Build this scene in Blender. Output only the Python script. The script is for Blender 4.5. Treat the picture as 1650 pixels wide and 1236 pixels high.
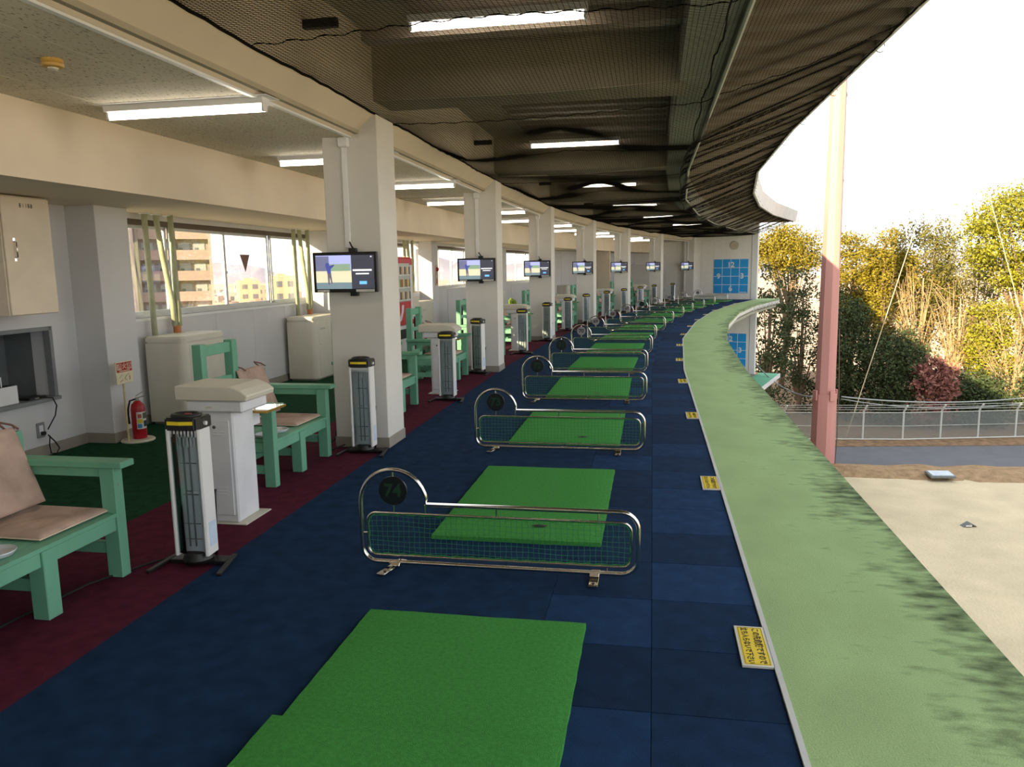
import bpy, bmesh, math, random
import numpy as np
from mathutils import Matrix, Vector
random.seed(7); RNG = np.random.default_rng(7)
scene = bpy.context.scene
for o in list(bpy.data.objects): bpy.data.objects.remove(o)
COL = scene.collection

# ------------------------------------------------------------------ camera, sky, sun, exposure
EYE = 1.65
cam_d = bpy.data.cameras.new('camera'); cam_d.sensor_width = 36.0; cam_d.lens = 36.0 * 1240 / 1650
cam_d.clip_start = 0.05; cam_d.clip_end = 9000
cam = bpy.data.objects.new('camera', cam_d); COL.objects.link(cam)
PITCH = math.atan((618 - 432.8) / 1240); ROLL = 0.0158
cam.matrix_world = Matrix.Translation((0, 0, EYE)) @ Matrix.Rotation(math.pi / 2 - PITCH, 4, 'X') @ Matrix.Rotation(-ROLL, 4, 'Z')
scene.camera = cam
world = bpy.data.worlds.new('sky'); scene.world = world; world.use_nodes = True
bg = world.node_tree.nodes['Background']; bg.inputs[0].default_value = (0.93, 0.97, 1.0, 1); bg.inputs[1].default_value = 1.6
SUN_HEADING = math.radians(35); SUN_EL = math.radians(14)
sun_d = bpy.data.lights.new('sun', 'SUN'); sun_d.energy = 13.0; sun_d.color = (1.0, 0.80, 0.47); sun_d.angle = math.radians(0.6)
sun = bpy.data.objects.new('sun', sun_d); COL.objects.link(sun)
sun.rotation_euler = Vector((math.sin(SUN_HEADING) * math.cos(SUN_EL), math.cos(SUN_HEADING) * math.cos(SUN_EL), -math.sin(SUN_EL))).to_track_quat('-Z', 'Y').to_euler()
sun.location = (-30, -40, 40)
vs = scene.view_settings; vs.view_transform = 'Standard'; vs.look = 'None'; vs.gamma = 1; vs.use_curve_mapping = False; vs.exposure = 0.25
scene.cycles.transparent_max_bounces = 16

# ------------------------------------------------------------------ layout: the building follows a bent line of 5.35 m modules
HD = [math.radians(a) for a in (10.4, 10.3, 12.3, 16.4, 19.5, 23.5, 28.0)]
LM = 5.35
TAN = [np.array([math.sin(a), math.cos(a)]) for a in HD]
NRM = [np.array([-math.cos(a), math.sin(a)]) for a in HD]
VV = [np.array([1.804, 7.0])]
for k in range(1, 7): VV.append(VV[-1] + LM * TAN[k])
S_BACK, S_END = -32.0, 31.9
def module(s): return 0 if s < 0 else min(int(s // LM) + 1, 6)
def P(s, r, z=0.0):
    """station s along the carpet edge, r metres in from it (towards the lounge), height z"""
    k = module(s); b = VV[0] if k == 0 else VV[k - 1]; ds = s if k == 0 else s - (k - 1) * LM
    q = b + TAN[k] * ds + NRM[k] * r
    return Vector((q[0], q[1], z))
def head(s): return HD[module(s)]
def mit(j):            # mitre vector at vertex j
    m = NRM[j] + NRM[min(j + 1, 6)]; return m / np.dot(m, NRM[j])
STN = [S_BACK] + [j * LM for j in range(6)] + [S_END]
def stations(a, b):
    return [a] + [s for s in [j * LM for j in range(6)] if a + 1e-6 < s < b - 1e-6] + [b]
def Q(s, r, z=0.0):    # like P but mitred, continuous over the bends
    k = module(s)
    if k == 0:
        u = (s - S_BACK) / (0 - S_BACK)
        a = VV[0] + TAN[0] * S_BACK + NRM[0] * r; b = VV[0] + mit(0) * r
    else:
        u = (s - (k - 1) * LM) / LM
        a = VV[k - 1] + mit(k - 1) * r
        b = VV[k] + (mit(k) if k < 6 else NRM[6]) * r
    q = a * (1 - u) + b * u
    return Vector((q[0], q[1], z))

# ------------------------------------------------------------------ helpers
def C(r, g, b):
    f = lambda c: ((c / 255 + 0.055) / 1.055) ** 2.4 if c / 255 > 0.04045 else c / 255 / 12.92
    return (f(r), f(g), f(b), 1)
MATS = {}
def mat(name, col, rough=0.6, metal=0.0, var=0.10, vs_=6.0, bump=0.0, bs=150.0, spec=0.5, emit=0.0, alpha=None, rand=0.0, coord='Object', stretch=None, bdist=0.004):
    if name in MATS: return MATS[name]
    m = bpy.data.materials.new(name); m.use_nodes = True
    nt = m.node_tree; N = nt.nodes; L = nt.links; b = N['Principled BSDF']
    b.inputs['Roughness'].default_value = rough; b.inputs['Metallic'].default_value = metal
    b.inputs['Specular IOR Level'].default_value = spec
    tc = N.new('ShaderNodeTexCoord'); mp = N.new('ShaderNodeMapping'); L.new(tc.outputs[coord], mp.inputs[0])
    if stretch: mp.inputs['Scale'].default_value = stretch
    nz = N.new('ShaderNodeTexNoise'); nz.inputs['Scale'].default_value = vs_; nz.inputs['Detail'].default_value = 5; L.new(mp.outputs[0], nz.inputs['Vector'])
    hs = N.new('ShaderNodeHueSaturation'); hs.inputs['Color'].default_value = col
    mr = N.new('ShaderNodeMapRange'); mr.inputs[1].default_value = 0.3; mr.inputs[2].default_value = 0.7; mr.inputs[3].default_value = 1 - var; mr.inputs[4].default_value = 1 + var
    L.new(nz.outputs['Fac'], mr.inputs[0])
    if rand:
        oi = N.new('ShaderNodeObjectInfo'); m2 = N.new('ShaderNodeMapRange'); m2.inputs[3].default_value = 1 - rand; m2.inputs[4].default_value = 1 + rand
        L.new(oi.outputs['Random'], m2.inputs[0]); mu = N.new('ShaderNodeMath'); mu.operation = 'MULTIPLY'; L.new(mr.outputs[0], mu.inputs[0]); L.new(m2.outputs[0], mu.inputs[1]); L.new(mu.outputs[0], hs.inputs['Value'])
    else: L.new(mr.outputs[0], hs.inputs['Value'])
    L.new(hs.outputs[0], b.inputs['Base Color'])
    if bump:
        n2 = N.new('ShaderNodeTexNoise'); n2.inputs['Scale'].default_value = bs; n2.inputs['Detail'].default_value = 3; L.new(mp.outputs[0], n2.inputs['Vector'])
        bp = N.new('ShaderNodeBump'); bp.inputs['Strength'].default_value = bump; bp.inputs['Distance'].default_value = bdist; L.new(n2.outputs['Fac'], bp.inputs['Height']); L.new(bp.outputs[0], b.inputs['Normal'])
    if emit:
        b.inputs['Emission Color'].default_value = col; b.inputs['Emission Strength'].default_value = emit
    MATS[name] = m
    return m
def glassmat(name, tint=(1, 1, 1, 1), gloss=0.12, rough=0.02):
    if name in MATS: return MATS[name]
    m = bpy.data.materials.new(name); m.use_nodes = True; nt = m.node_tree; N = nt.nodes; L = nt.links
    N.remove(N['Principled BSDF']); out = N['Material Output']
    tr = N.new('ShaderNodeBsdfTransparent'); tr.inputs[0].default_value = tint
    gl = N.new('ShaderNodeBsdfGlossy'); gl.inputs['Roughness'].default_value = rough
    fr = N.new('ShaderNodeFresnel'); fr.inputs[0].default_value = 1.45
    ad = N.new('ShaderNodeMath'); ad.operation = 'MULTIPLY'; ad.inputs[1].default_value = gloss / 0.12; L.new(fr.outputs[0], ad.inputs[0])
    mx = N.new('ShaderNodeMixShader'); L.new(ad.outputs[0], mx.inputs[0]); L.new(tr.outputs[0], mx.inputs[1]); L.new(gl.outputs[0], mx.inputs[2]); L.new(mx.outputs[0], out.inputs[0])
    MATS[name] = m; return m

class MB:
    def __init__(s): s.v = []; s.f = []; s.uv = None
    def add(s, vs, fs):
        n = len(s.v); s.v += [tuple(v) for v in vs]; s.f += [tuple(i + n for i in f) for f in fs]; return s
    def box(s, x0, x1, y0, y1, z0, z1):
        vs = [(x, y, z) for z in (z0, z1) for y in (y0, y1) for x in (x0, x1)]
        return s.add(vs, [(0, 2, 3, 1), (4, 5, 7, 6), (0, 1, 5, 4), (2, 6, 7, 3), (0, 4, 6, 2), (1, 3, 7, 5)])
    def bar(s, p0, p1, w, h, up=(0, 0, 1)):      # rectangular bar between two points
        p0 = Vector(p0); p1 = Vector(p1); d = (p1 - p0).normalized(); u = Vector(up)
        a = d.cross(u); a = a.normalized() if a.length > 1e-6 else Vector((1, 0, 0)); u = a.cross(d).normalized()
        vs = [p + a * (i * w / 2) + u * (j * h / 2) for p in (p0, p1) for i, j in ((-1, -1), (1, -1), (1, 1), (-1, 1))]
        return s.add(vs, [(3, 2, 1, 0), (4, 5, 6, 7), (0, 1, 5, 4), (1, 2, 6, 5), (2, 3, 7, 6), (3, 0, 4, 7)])
    def tube(s, pts, r, n=8, closed=False, rs=None):
        pts = [Vector(p) for p in pts]; m = len(pts); rings = []
        up = None
        for i in range(m):
            a = pts[(i - 1) % m] if (closed or i > 0) else pts[i]; b = pts[(i + 1) % m] if (closed or i < m - 1) else pts[i]
            t = (b - a).normalized()
            if up is None:
                up = Vector((0, 0, 1)) if abs(t.z) < 0.9 else Vector((1, 0, 0))
            x = t.cross(up)
            if x.length < 1e-5: x = t.orthogonal()
            x.normalize(); y = x.cross(t).normalized(); up = y
            rr = rs[i] if rs else r
            rings.append([pts[i] + x * (math.cos(k / n * math.tau) * rr) + y * (math.sin(k / n * math.tau) * rr) for k in range(n)])
        vs = [v for g in rings for v in g]; fs = []
        for i in range(m if closed else m - 1):
            j = (i + 1) % m
            for k in range(n): fs.append((i * n + k, i * n + (k + 1) % n, j * n + (k + 1) % n, j * n + k))
        if not closed: fs += [tuple(range(n))[::-1], tuple((m - 1) * n + k for k in range(n))]
        return s.add(vs, fs)
    def cyl(s, p0, p1, r, n=16, r1=None): return s.tube([p0, p1], r, n, rs=[r, r if r1 is None else r1])
    def lathe(s, prof, n=20, c=(0, 0, 0)):     # prof: (radius, z) bottom to top, around z
        vs = []; fs = []
        for (r, z) in prof: vs += [(c[0] + r * math.cos(k / n * math.tau), c[1] + r * math.sin(k / n * math.tau), c[2] + z) for k in range(n)]
        for i in range(len(prof) - 1):
            for k in range(n): fs.append((i * n + k, i * n + (k + 1) % n, (i + 1) * n + (k + 1) % n, (i + 1) * n + k))
        fs += [tuple(range(n))[::-1], tuple((len(prof) - 1) * n + k for k in range(n))]
        return s.add(vs, fs)
    def prism(s, pts, axis, a, b):             # pts 2d, extruded along axis ('x','y','z') from a to b
        f = {'x': lambda p, t: (t, p[0], p[1]), 'y': lambda p, t: (p[0], t, p[1]), 'z': lambda p, t: (p[0], p[1], t)}[axis]
        n = len(pts); vs = [f(p, a) for p in pts] + [f(p, b) for p in pts]
        fs = [tuple(range(n))[::-1], tuple(range(n, 2 * n))] + [(i, (i + 1) % n, n + (i + 1) % n, n + i) for i in range(n)]
        return s.add(vs, fs)
    def mesh(s, name, bevel=0.0, smooth=False, seg=1, recalc=True):
        me = bpy.data.meshes.new(name); me.from_pydata(s.v, [], s.f)
        if bevel or recalc:
            bm = bmesh.new(); bm.from_mesh(me)
            if recalc: bmesh.ops.recalc_face_normals(bm, faces=bm.faces)
            if bevel: bmesh.ops.bevel(bm, geom=[e for e in bm.edges if len(e.link_faces) == 2 and e.calc_face_angle(0) > 0.6], offset=bevel, segments=seg, affect='EDGES', clamp_overlap=True)
            bm.to_mesh(me); bm.free()
        if smooth:
            me.polygons.foreach_set('use_smooth', [True] * len(me.polygons))
            if smooth != 'all': me.set_sharp_from_angle(angle=math.radians(40))
        return me
    def build(s, name, m, parent=None, bevel=0.0, smooth=False, seg=1, kind=None, label=None):
        return obj(name, s.mesh(name, bevel, smooth, seg), m, parent, kind, label)
def obj(name, me, m, parent=None, kind=None, label=None):
    o = bpy.data.objects.new(name, me); COL.objects.link(o)
    if m is not None and not me.materials: me.materials.append(m)
    if parent: o.parent = parent
    if kind: o['kind'] = kind
    if label: o['label'] = label
    return o
def struct(name, mb, m, label, cat=None, bevel=0.0, smooth=False):
    o = mb.build(name, m, None, bevel, smooth); o['kind'] = 'structure'; o['label'] = label; o['category'] = cat or name.split('_')[0]
    return o
def tag(o, label, cat, group=None):
    o['label'] = label; o['category'] = cat
    if group: o['group'] = group
    return o
def thing(name, label, cat, group=None, loc=(0, 0, 0), rz=0.0):
    o = bpy.data.objects.new(name, None); COL.objects.link(o); o.empty_display_size = 0.1
    o.location = loc; o.rotation_euler = (0, 0, rz)
    return tag(o, label, cat, group)
def put(o, s, r, z=0.0, rot=0.0):            # local +Y runs along the building away from the camera, +X towards the field
    o.location = P(s, r, z); o.rotation_euler = (0, 0, -head(s) + rot); return o
def copy_tree(o, parent=None):
    c = o.copy(); COL.objects.link(c); c.parent = parent
    for ch in list(o.children): copy_tree(ch, c)
    return c
def sweep(prof, a, b, mb=None, caps=True, steps=None):  # closed (r,z) profile swept along the mitred line
    mb = mb or MB(); st = steps or stations(a, b); n = len(prof)
    vs = [Q(s, r, z) for s in st for r, z in prof]; fs = []
    for i in range(len(st) - 1):
        for k in range(n): fs.append((i * n + k, i * n + (k + 1) % n, (i + 1) * n + (k + 1) % n, (i + 1) * n + k))
    if caps: fs += [tuple(range(n)), tuple((len(st) - 1) * n + k for k in range(n))]
    return mb.add(vs, fs)
def rect(r0, r1, z0, z1): return [(r0, z0), (r1, z0), (r1, z1), (r0, z1)]
def lbox(s0, s1, r0, r1, z0, z1, mb=None):   # box lying in one module
    mb = mb or MB(); c = [P(s0, r0), P(s0, r1), P(s1, r1), P(s1, r0)]
    sm = (s0 + s1) / 2; k = module(sm); b = VV[0] if k == 0 else VV[k - 1]; o = 0 if k == 0 else (k - 1) * LM
    c = []
    for s, r in ((s0, r0), (s0, r1), (s1, r1), (s1, r0)):
        q = b + TAN[k] * (s - o) + NRM[k] * r; c.append((q[0], q[1]))
    return mb.prism(c, 'z', z0, z1)
TXT = {}
def text_mesh(t, size=1.0, extrude=0.0, bold=0.0):
    key = (t, size, extrude, bold)
    if key in TXT: return TXT[key]
    cu = bpy.data.curves.new('t', 'FONT'); cu.body = t; cu.size = size; cu.align_x = 'CENTER'; cu.align_y = 'CENTER'; cu.extrude = extrude; cu.offset = bold; cu.resolution_u = 3
    o = bpy.data.objects.new('t', cu); COL.objects.link(o)
    dg = bpy.context.evaluated_depsgraph_get(); me = bpy.data.meshes.new_from_object(o.evaluated_get(dg))
    bpy.data.objects.remove(o); bpy.data.curves.remove(cu)
    TXT[key] = me; return me
def lettering(name, t, size, m, parent, matrix, bold=0.0, label=None):
    me = text_mesh(t, size, 0.0004, bold).copy(); me.materials.clear(); o = obj(name, me, m, parent, label=label); o.matrix_local = matrix; return o
# ------------------------------------------------------------------ materials of the building
M_blue = mat('blue_carpet', C(24, 49, 80), 0.95, var=0.25, vs_=9, bump=0.7, bs=260, spec=0.1)
M_tileA = mat('blue_tile_dark', C(23, 46, 76), 0.95, var=0.22, vs_=9, bump=0.8, bs=220, spec=0.1, rand=0.12)
M_tileB = mat('blue_tile_light', C(28, 56, 92), 0.95, var=0.22, vs_=9, bump=0.8, bs=220, spec=0.1, rand=0.12)
M_maroon = mat('maroon_carpet', C(84, 30, 48), 0.95, var=0.25, vs_=12, bump=0.7, bs=260, spec=0.1)
M_gcarpet = mat('green_carpet', C(22, 66, 42), 0.95, var=0.3, vs_=14, bump=0.8, bs=200, spec=0.1)
M_screed = mat('screed', C(120, 118, 112), 0.9)
M_wall = mat('wall_paint', C(206, 205, 206), 0.75, var=0.04, vs_=2.0, bump=0.05, bs=60)
M_cream = mat('cream_paint', C(212, 198, 177), 0.7, var=0.05, vs_=2.0, bump=0.05, bs=60)
M_pillar = mat('pillar_paint', C(214, 210, 203), 0.65, var=0.05, vs_=2.0, bump=0.05, bs=60)
M_base = mat('vinyl_baseboard', C(146, 138, 128), 0.6, var=0.06)
M_conc = mat('painted_concrete', C(168, 158, 138), 0.85, var=0.12, vs_=2.2, bump=0.1, bs=40)
M_deck = mat('roof_deck', C(150, 136, 120), 0.7, var=0.12, vs_=3)
M_steel = mat('painted_steel', C(150, 152, 138), 0.6, var=0.12, vs_=4)
M_fascia = mat('fascia_sheet', C(196, 198, 196), 0.55, var=0.08, vs_=3)
M_white = mat('white_gloss', C(226, 226, 226), 0.4, var=0.03)
M_alu = mat('aluminium', C(196, 200, 200), 0.4, metal=0.35, var=0.05)
M_bronze = mat('bronze_frame', C(92, 80, 68), 0.5, metal=0.2, var=0.05)
M_black = mat('black_plastic', C(22, 22, 23), 0.45, var=0.1)
M_rubber = mat('black_rubber', C(18, 18, 19), 0.7, var=0.1)
M_glass = glassmat('window_glass', (0.99, 1.0, 1.0, 1), 0.035)
def acoustic():
    m = mat('acoustic_board', C(212, 203, 184), 0.9, var=0.03, vs_=3); nt = m.node_tree; N = nt.nodes; L = nt.links; b = N['Principled BSDF']
    src = b.inputs['Base Color'].links[0].from_socket
    tc = N.new('ShaderNodeTexCoord'); mp = N.new('ShaderNodeMapping'); mp.inputs['Scale'].default_value = (75, 26, 1); L.new(tc.outputs['Object'], mp.inputs[0])
    n = N.new('ShaderNodeTexNoise'); n.inputs['Scale'].default_value = 1.0; n.inputs['Detail'].default_value = 2; L.new(mp.outputs[0], n.inputs['Vector'])
    r = N.new('ShaderNodeMapRange'); r.inputs[1].default_value = 0.60; r.inputs[2].default_value = 0.68; L.new(n.outputs['Fac'], r.inputs[0])
    mx = N.new('ShaderNodeMix'); mx.data_type = 'RGBA'; L.new(r.outputs[0], mx.inputs['Factor']); L.new(src, mx.inputs['A']); mx.inputs['B'].default_value = C(120, 112, 98); L.new(mx.outputs['Result'], b.inputs['Base Color'])
    return m
M_acoustic = acoustic()
def ledgemat(name, base, dark):
    m = bpy.data.materials.new(name); m.use_nodes = True; nt = m.node_tree; N = nt.nodes; L = nt.links; b = N['Principled BSDF']; b.inputs['Roughness'].default_value = 0.9; b.inputs['Specular IOR Level'].default_value = 0.15
    uv = N.new('ShaderNodeTexCoord'); sp = N.new('ShaderNodeSeparateXYZ'); L.new(uv.outputs['UV'], sp.inputs[0])   # u = metres along, v = metres out
    def noise(sc, scale, det=6):
        mp = N.new('ShaderNodeMapping'); mp.inputs['Scale'].default_value = sc; L.new(uv.outputs['UV'], mp.inputs[0])
        n = N.new('ShaderNodeTexNoise'); n.inputs['Scale'].default_value = scale; n.inputs['Detail'].default_value = det; L.new(mp.outputs[0], n.inputs['Vector']); return n.outputs['Fac']
    streak = noise((8, 3.2, 1), 2.0, 10); patch = noise((1.2, 1.6, 1), 1.3, 6); fine = noise((1, 1, 1), 160, 2)
    def mth(op, a, c):
        n = N.new('ShaderNodeMath'); n.operation = op
        for i, q in enumerate((a, c)):
            if isinstance(q, (int, float)): n.inputs[i].default_value = q
            else: L.new(q, n.inputs[i])
        return n.outputs[0]
    # moss stains: streaks across the ledge that thicken towards its outer lip
    e = mth('MULTIPLY', mth('POWER', sp.outputs[1], 2.0), 0.34)
    v = mth('ADD', mth('ADD', mth('MULTIPLY', streak, 0.62), mth('MULTIPLY', patch, 0.62)), e)
    r = N.new('ShaderNodeMapRange'); r.inputs[1].default_value = 0.78; r.inputs[2].default_value = 1.06; r.inputs[4].default_value = 0.9; L.new(v, r.inputs[0])
    r2 = N.new('ShaderNodeMapRange'); r2.inputs[1].default_value = 0.3; r2.inputs[2].default_value = 0.7; r2.inputs[3].default_value = 0.86; r2.inputs[4].default_value = 1.12; L.new(fine, r2.inputs[0])
    r3 = N.new('ShaderNodeMapRange'); r3.inputs[1].default_value = 0.3; r3.inputs[2].default_value = 0.7; r3.inputs[3].default_value = 0.88; r3.inputs[4].default_value = 1.08; L.new(patch, r3.inputs[0])
    hs = N.new('ShaderNodeHueSaturation'); hs.inputs['Color'].default_value = base; L.new(mth('MULTIPLY', r2.outputs[0], r3.outputs[0]), hs.inputs['Value'])
    mx = N.new('ShaderNodeMix'); mx.data_type = 'RGBA'; L.new(r.outputs[0], mx.inputs['Factor']); L.new(hs.outputs[0], mx.inputs['A']); mx.inputs['B'].default_value = dark; L.new(mx.outputs['Result'], b.inputs['Base Color'])
    bp = N.new('ShaderNodeBump'); bp.inputs['Strength'].default_value = 0.5; bp.inputs['Distance'].default_value = 0.004; L.new(fine, bp.inputs['Height']); L.new(bp.outputs[0], b.inputs['Normal'])
    return m
M_ledge = ledgemat('ledge_turf', C(158, 184, 130), C(36, 46, 30))
M_ledge2 = mat('lower_ledge_turf', C(92, 164, 132), 0.8, var=0.08)

# ------------------------------------------------------------------ floor, carpets and carpet tiles
floor = struct('floor', sweep(rect(-0.02, 6.25, -0.32, -0.006), S_BACK, S_END), M_screed, 'long curved floor of the driving range lounge and bays', 'floor')
sweep(rect(2.95, 3.98, -0.006, 0.0), S_BACK, S_END).build('maroon_carpet', M_maroon, floor, label='maroon carpet strip')
sweep(rect(3.98, 6.06, -0.006, 0.0), S_BACK, S_END).build('green_carpet', M_gcarpet, floor, label='dark green carpet strip')
sweep(rect(1.0, 2.95, -0.006, 0.0), -8.0, S_END).build('blue_carpet', M_blue, floor, label='navy blue carpet strip')
sweep(rect(0.0, 2.95, -0.006, 0.0), S_BACK, -8.0).build('blue_carpet', M_blue, floor, label='navy blue carpet strip')
sweep(rect(0.0, 2.95, -0.0065, -0.003), -8.0, S_END).build('carpet_underlay', M_blue, floor)
tile_me = [MB().box(-0.2485, 0.2485, -0.2485, 0.2485, -0.006, 0.0).mesh('carpet_tile', 0.0015) for _ in range(2)]
tile_me[0].materials.append(M_tileA); tile_me[1].materials.append(M_tileB)
for m in range(0, 7):
    s0 = -8.0 if m == 0 else (m - 1) * LM; s1 = 0 if m == 0 else min(m * LM, S_END)
    n = int(round((s1 - s0) / 0.5)); st = (s1 - s0) / n
    for i in range(n):
        for c in range(2):
            s = s0 + (i + 0.5) * st; r = 0.25 + 0.5 * c if c < 5 else 2.725
            pick = (i + c) % 2 if c < 2 else (0 if random.random() < 0.7 else 1)
            if random.random() < 0.15: pick = 1 - pick
            t = obj('carpet_tile', tile_me[pick], None, floor)
            put(t, s, r); t.scale = ((1 if c < 5 else 0.9), st / 0.5, 1)
# ledge beyond the bays, with UV in metres for the moss
def ledge(name, z0, z1, r0, r1, m, a, b, label):
    st = []; x = a
    for j in stations(a, b)[1:]:
        n = max(1, int((j - x) / 0.9)); st += [x + (j - x) * i / n for i in range(n)]; x = j
    st.append(b); nv = 8; vs = []; fs = []; uv = []
    for s in st:
        for i in range(nv): r = r0 + (r1 - r0) * i / (nv - 1); vs.append(Q(s, r, z1)); uv.append((s, -r))
    nt = len(vs)
    for s in st:
        vs.append(Q(s, r0, z0)); uv.append((s, -r0)); vs.append(Q(s, r1, z0)); uv.append((s, -r1))
    for i in range(len(st) - 1):
        for k in range(nv - 1): fs.append((i * nv + k, i * nv + k + 1, (i + 1) * nv + k + 1, (i + 1) * nv + k))
        o = nt + 2 * i
        fs += [(o, o + 2, (i + 1) * nv, i * nv), (o + 1, i * nv + nv - 1, (i + 1) * nv + nv - 1, o + 3), (o, o + 1, o + 3, o + 2)]
    i = len(st) - 1; o = nt + 2 * i; fs.append(tuple([o] + [i * nv + k for k in range(nv)] + [o + 1])); fs.append(tuple([nt + 1] + [k for k in range(nv)][::-1] + [nt]))
    me = bpy.data.meshes.new(name); me.from_pydata([tuple(v) for v in vs], [], fs)
    ul = me.uv_layers.new(name='UVMap')
    for lp in me.loops: ul.data[lp.index].uv = uv[lp.vertex_index]
    bm = bmesh.new(); bm.from_mesh(me); bmesh.ops.recalc_face_normals(bm, faces=bm.faces); bm.to_mesh(me); bm.free()
    o = obj(name, me, m); o['kind'] = 'structure'; o['label'] = label; o['category'] = 'ledge'; return o
lg = ledge('ledge', -0.05, 0.006, -0.022, -0.965, M_ledge, -12.0, 32.9, 'pale green turf ledge with dark moss stains beyond the blue carpet')
struct('trim_1', sweep(rect(-0.022, 0.0, -0.05, 0.010), -12.0, S_END), M_fascia, 'thin pale metal edging strip between blue carpet and green ledge', 'trim')
fa = struct('trim_2', sweep([(-0.96, -0.05), (-0.80, -0.05), (-0.70, -0.30), (-0.86, -0.24), (-0.95, -0.16)], -12.0, 32.9), M_fascia, 'pale sheet fascia under the lip of the green ledge', 'trim')
for i in range(9):
    s = 26 + i * 0.8
    lbox(s, s + 0.05, -0.99, -0.90, -0.22, -0.04).build('bracket', M_fascia, fa)
struct('ledge_support', sweep(rect(-0.80, -0.02, -0.40, -0.30), -12.0, 32.9), M_steel, 'steel slab edge carrying the green turf ledge', 'slab')
struct('floor_lower', sweep(rect(-0.2, 6.25, -3.85, -3.62), S_BACK, S_END), M_screed, 'floor of the storey below', 'floor')
sl = ledge('ledge_lower', -3.75, -3.60, -0.2, -1.15, M_ledge2, -12.0, 32.4, 'turquoise ledge of the lower storey beside the end wall')
struct('trim_3', sweep(rect(-1.19, -1.15, -3.78, -3.585), -12.0, 32.4), M_white, 'white edge strip of the lower turquoise ledge', 'trim')

# ------------------------------------------------------------------ lounge wall with windows, columns, soffit beam, ceiling
WIN = [0, 1, 2, 3]  # stretch behind the camera left solid to keep sun patches out
wl = MB()
sweep(rect(6.05, 6.25, -7.1, 1.17), S_BACK, -2.05, wl); sweep(rect(6.05, 6.25, -7.1, 1.17), -0.92, S_END, wl); sweep(rect(6.05, 6.25, -7.1, 0.53), -2.05, -0.92, wl); sweep(rect(6.05, 6.25, 2.25, 4.3), S_BACK, S_END, wl)
edges = [S_BACK]
for m in WIN: edges += [-0.10 + LM * m, 4.77 + LM * m]
edges.append(S_END)
for a, b in zip(edges[0::2], edges[1::2]): sweep(rect(6.05, 6.25, 1.17, 2.25), a, b, wl)
wall_left = struct('wall_left', wl, M_wall, 'long pale grey lounge wall with a row of windows', 'wall')
pn = {}
for m in range(-1, 6):                       # wall panels below the windows, with seams
    for i in range(5):
        s0 = -0.02 + LM * m + i * 0.954; w = 0.95
        if m == -1 and i >= 2: continue
        zt = 1.15 if m in WIN else 2.30
        if (zt) not in pn: pn[zt] = MB().box(0, 0.012, 0, w, 0.09, zt).mesh('wall_panel', 0.002); pn[zt].materials.append(M_wall)
        o = obj('wall_panel', pn[zt], None, wall_left); put(o, s0, 6.05)
bbm = MB().box(0, 0.022, 0, 4.85, 0, 0.10).mesh('baseboard', 0.003); bbm.materials.append(M_base)
for m in range(-4, 6):
    o = obj('baseboard_left', bbm, None, None, 'structure', 'grey vinyl baseboard along the foot of the lounge wall'); o['category'] = 'baseboard'; o['group'] = 'lounge wall baseboards'; put(o, -0.07 + LM * m, 6.04)
wn = 0
for m in WIN:
    wn += 1; a = -0.10 + LM * m; near = ['above the first air conditioner', 'behind the drinks machine', 'between the second and third pillars with screens', 'between the third and fourth pillars with screens'][wn - 1]
    w = thing('window_%d' % wn, 'four pane aluminium window in the lounge wall ' + near, 'window'); w['kind'] = 'structure'; put(w, a, 6.05)
    L_ = 4.87
    f = MB(); f.box(-0.16, 0.02, 0, L_, -0.03, 0.0); f.build('sill', M_white, w).location = (0, 0, 1.17)
    f = MB(); f.box(-0.14, -0.04, 0, L_, 2.19, 2.25); f.build('head_frame', M_bronze, w)
    f = MB(); f.box(-0.14, -0.04, 0, L_, 1.17, 1.205); f.box(-0.14, -0.04, 0, 0.04, 1.2, 2.19); f.box(-0.14, -0.04, L_ - 0.04, L_, 1.2, 2.19); f.build('frame', M_alu, w)
    n = 4; pw = L_ / n
    for i in range(n):
        x = -0.075 if i % 2 else -0.105
        s = MB(); y0 = i * pw + 0.005; y1 = (i + 1) * pw - 0.005
        s.box(x - 0.013, x + 0.013, y0, y0 + 0.045, 1.205, 2.19); s.box(x - 0.013, x + 0.013, y1 - 0.045, y1, 1.205, 2.19); s.box(x - 0.013, x + 0.013, y0, y1, 1.205, 1.24); s.box(x - 0.013, x + 0.013, y0, y1, 2.155, 2.19)
        sash = s.build('sash', M_alu, w)
        MB().box(x - 0.003, x + 0.003, y0 + 0.04, y1 - 0.04, 1.235, 2.16).build('pane', M_glass, sash)
        if i == 2: MB().cyl((x + 0.012, y0 + 0.022, 1.66), (x + 0.03, y0 + 0.022, 1.66), 0.018, 10).build('latch', M_alu, sash)
    if m == 0:
        MB().prism([(2.80, 1.90), (3.06, 1.90), (2.93, 1.66)], 'x', -0.068, -0.065).build('triangle_sticker', mat('sticker_red', C(120, 86, 80), 0.6), w, label='dark triangle emergency entry sticker')
for m in range(-5, 6):
    c = struct('wall_column', lbox(-0.58 + LM * m, -0.11 + LM * m, 5.73, 6.06, 0, 2.31), M_wall, 'pale column standing out from the lounge wall', 'column', 0.004); c['group'] = 'columns on the lounge wall'
    lbox(-0.592 + LM * m, -0.10 + LM * m, 5.718, 6.05, 0, 0.10).build('baseboard', M_base, c, 0.003)
struct('wall_beam', sweep([(4.72, 2.31), (6.05, 2.31), (6.05, 2.86), (4.72, 2.86)], S_BACK, S_END), M_cream, 'deep cream boxed beam over the windows', 'beam')
ceil = struct('ceiling', sweep(rect(3.1, 4.75, 2.855, 2.95), S_BACK, S_END), M_conc, 'speckled acoustic ceiling over the lounge', 'ceiling')
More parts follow.
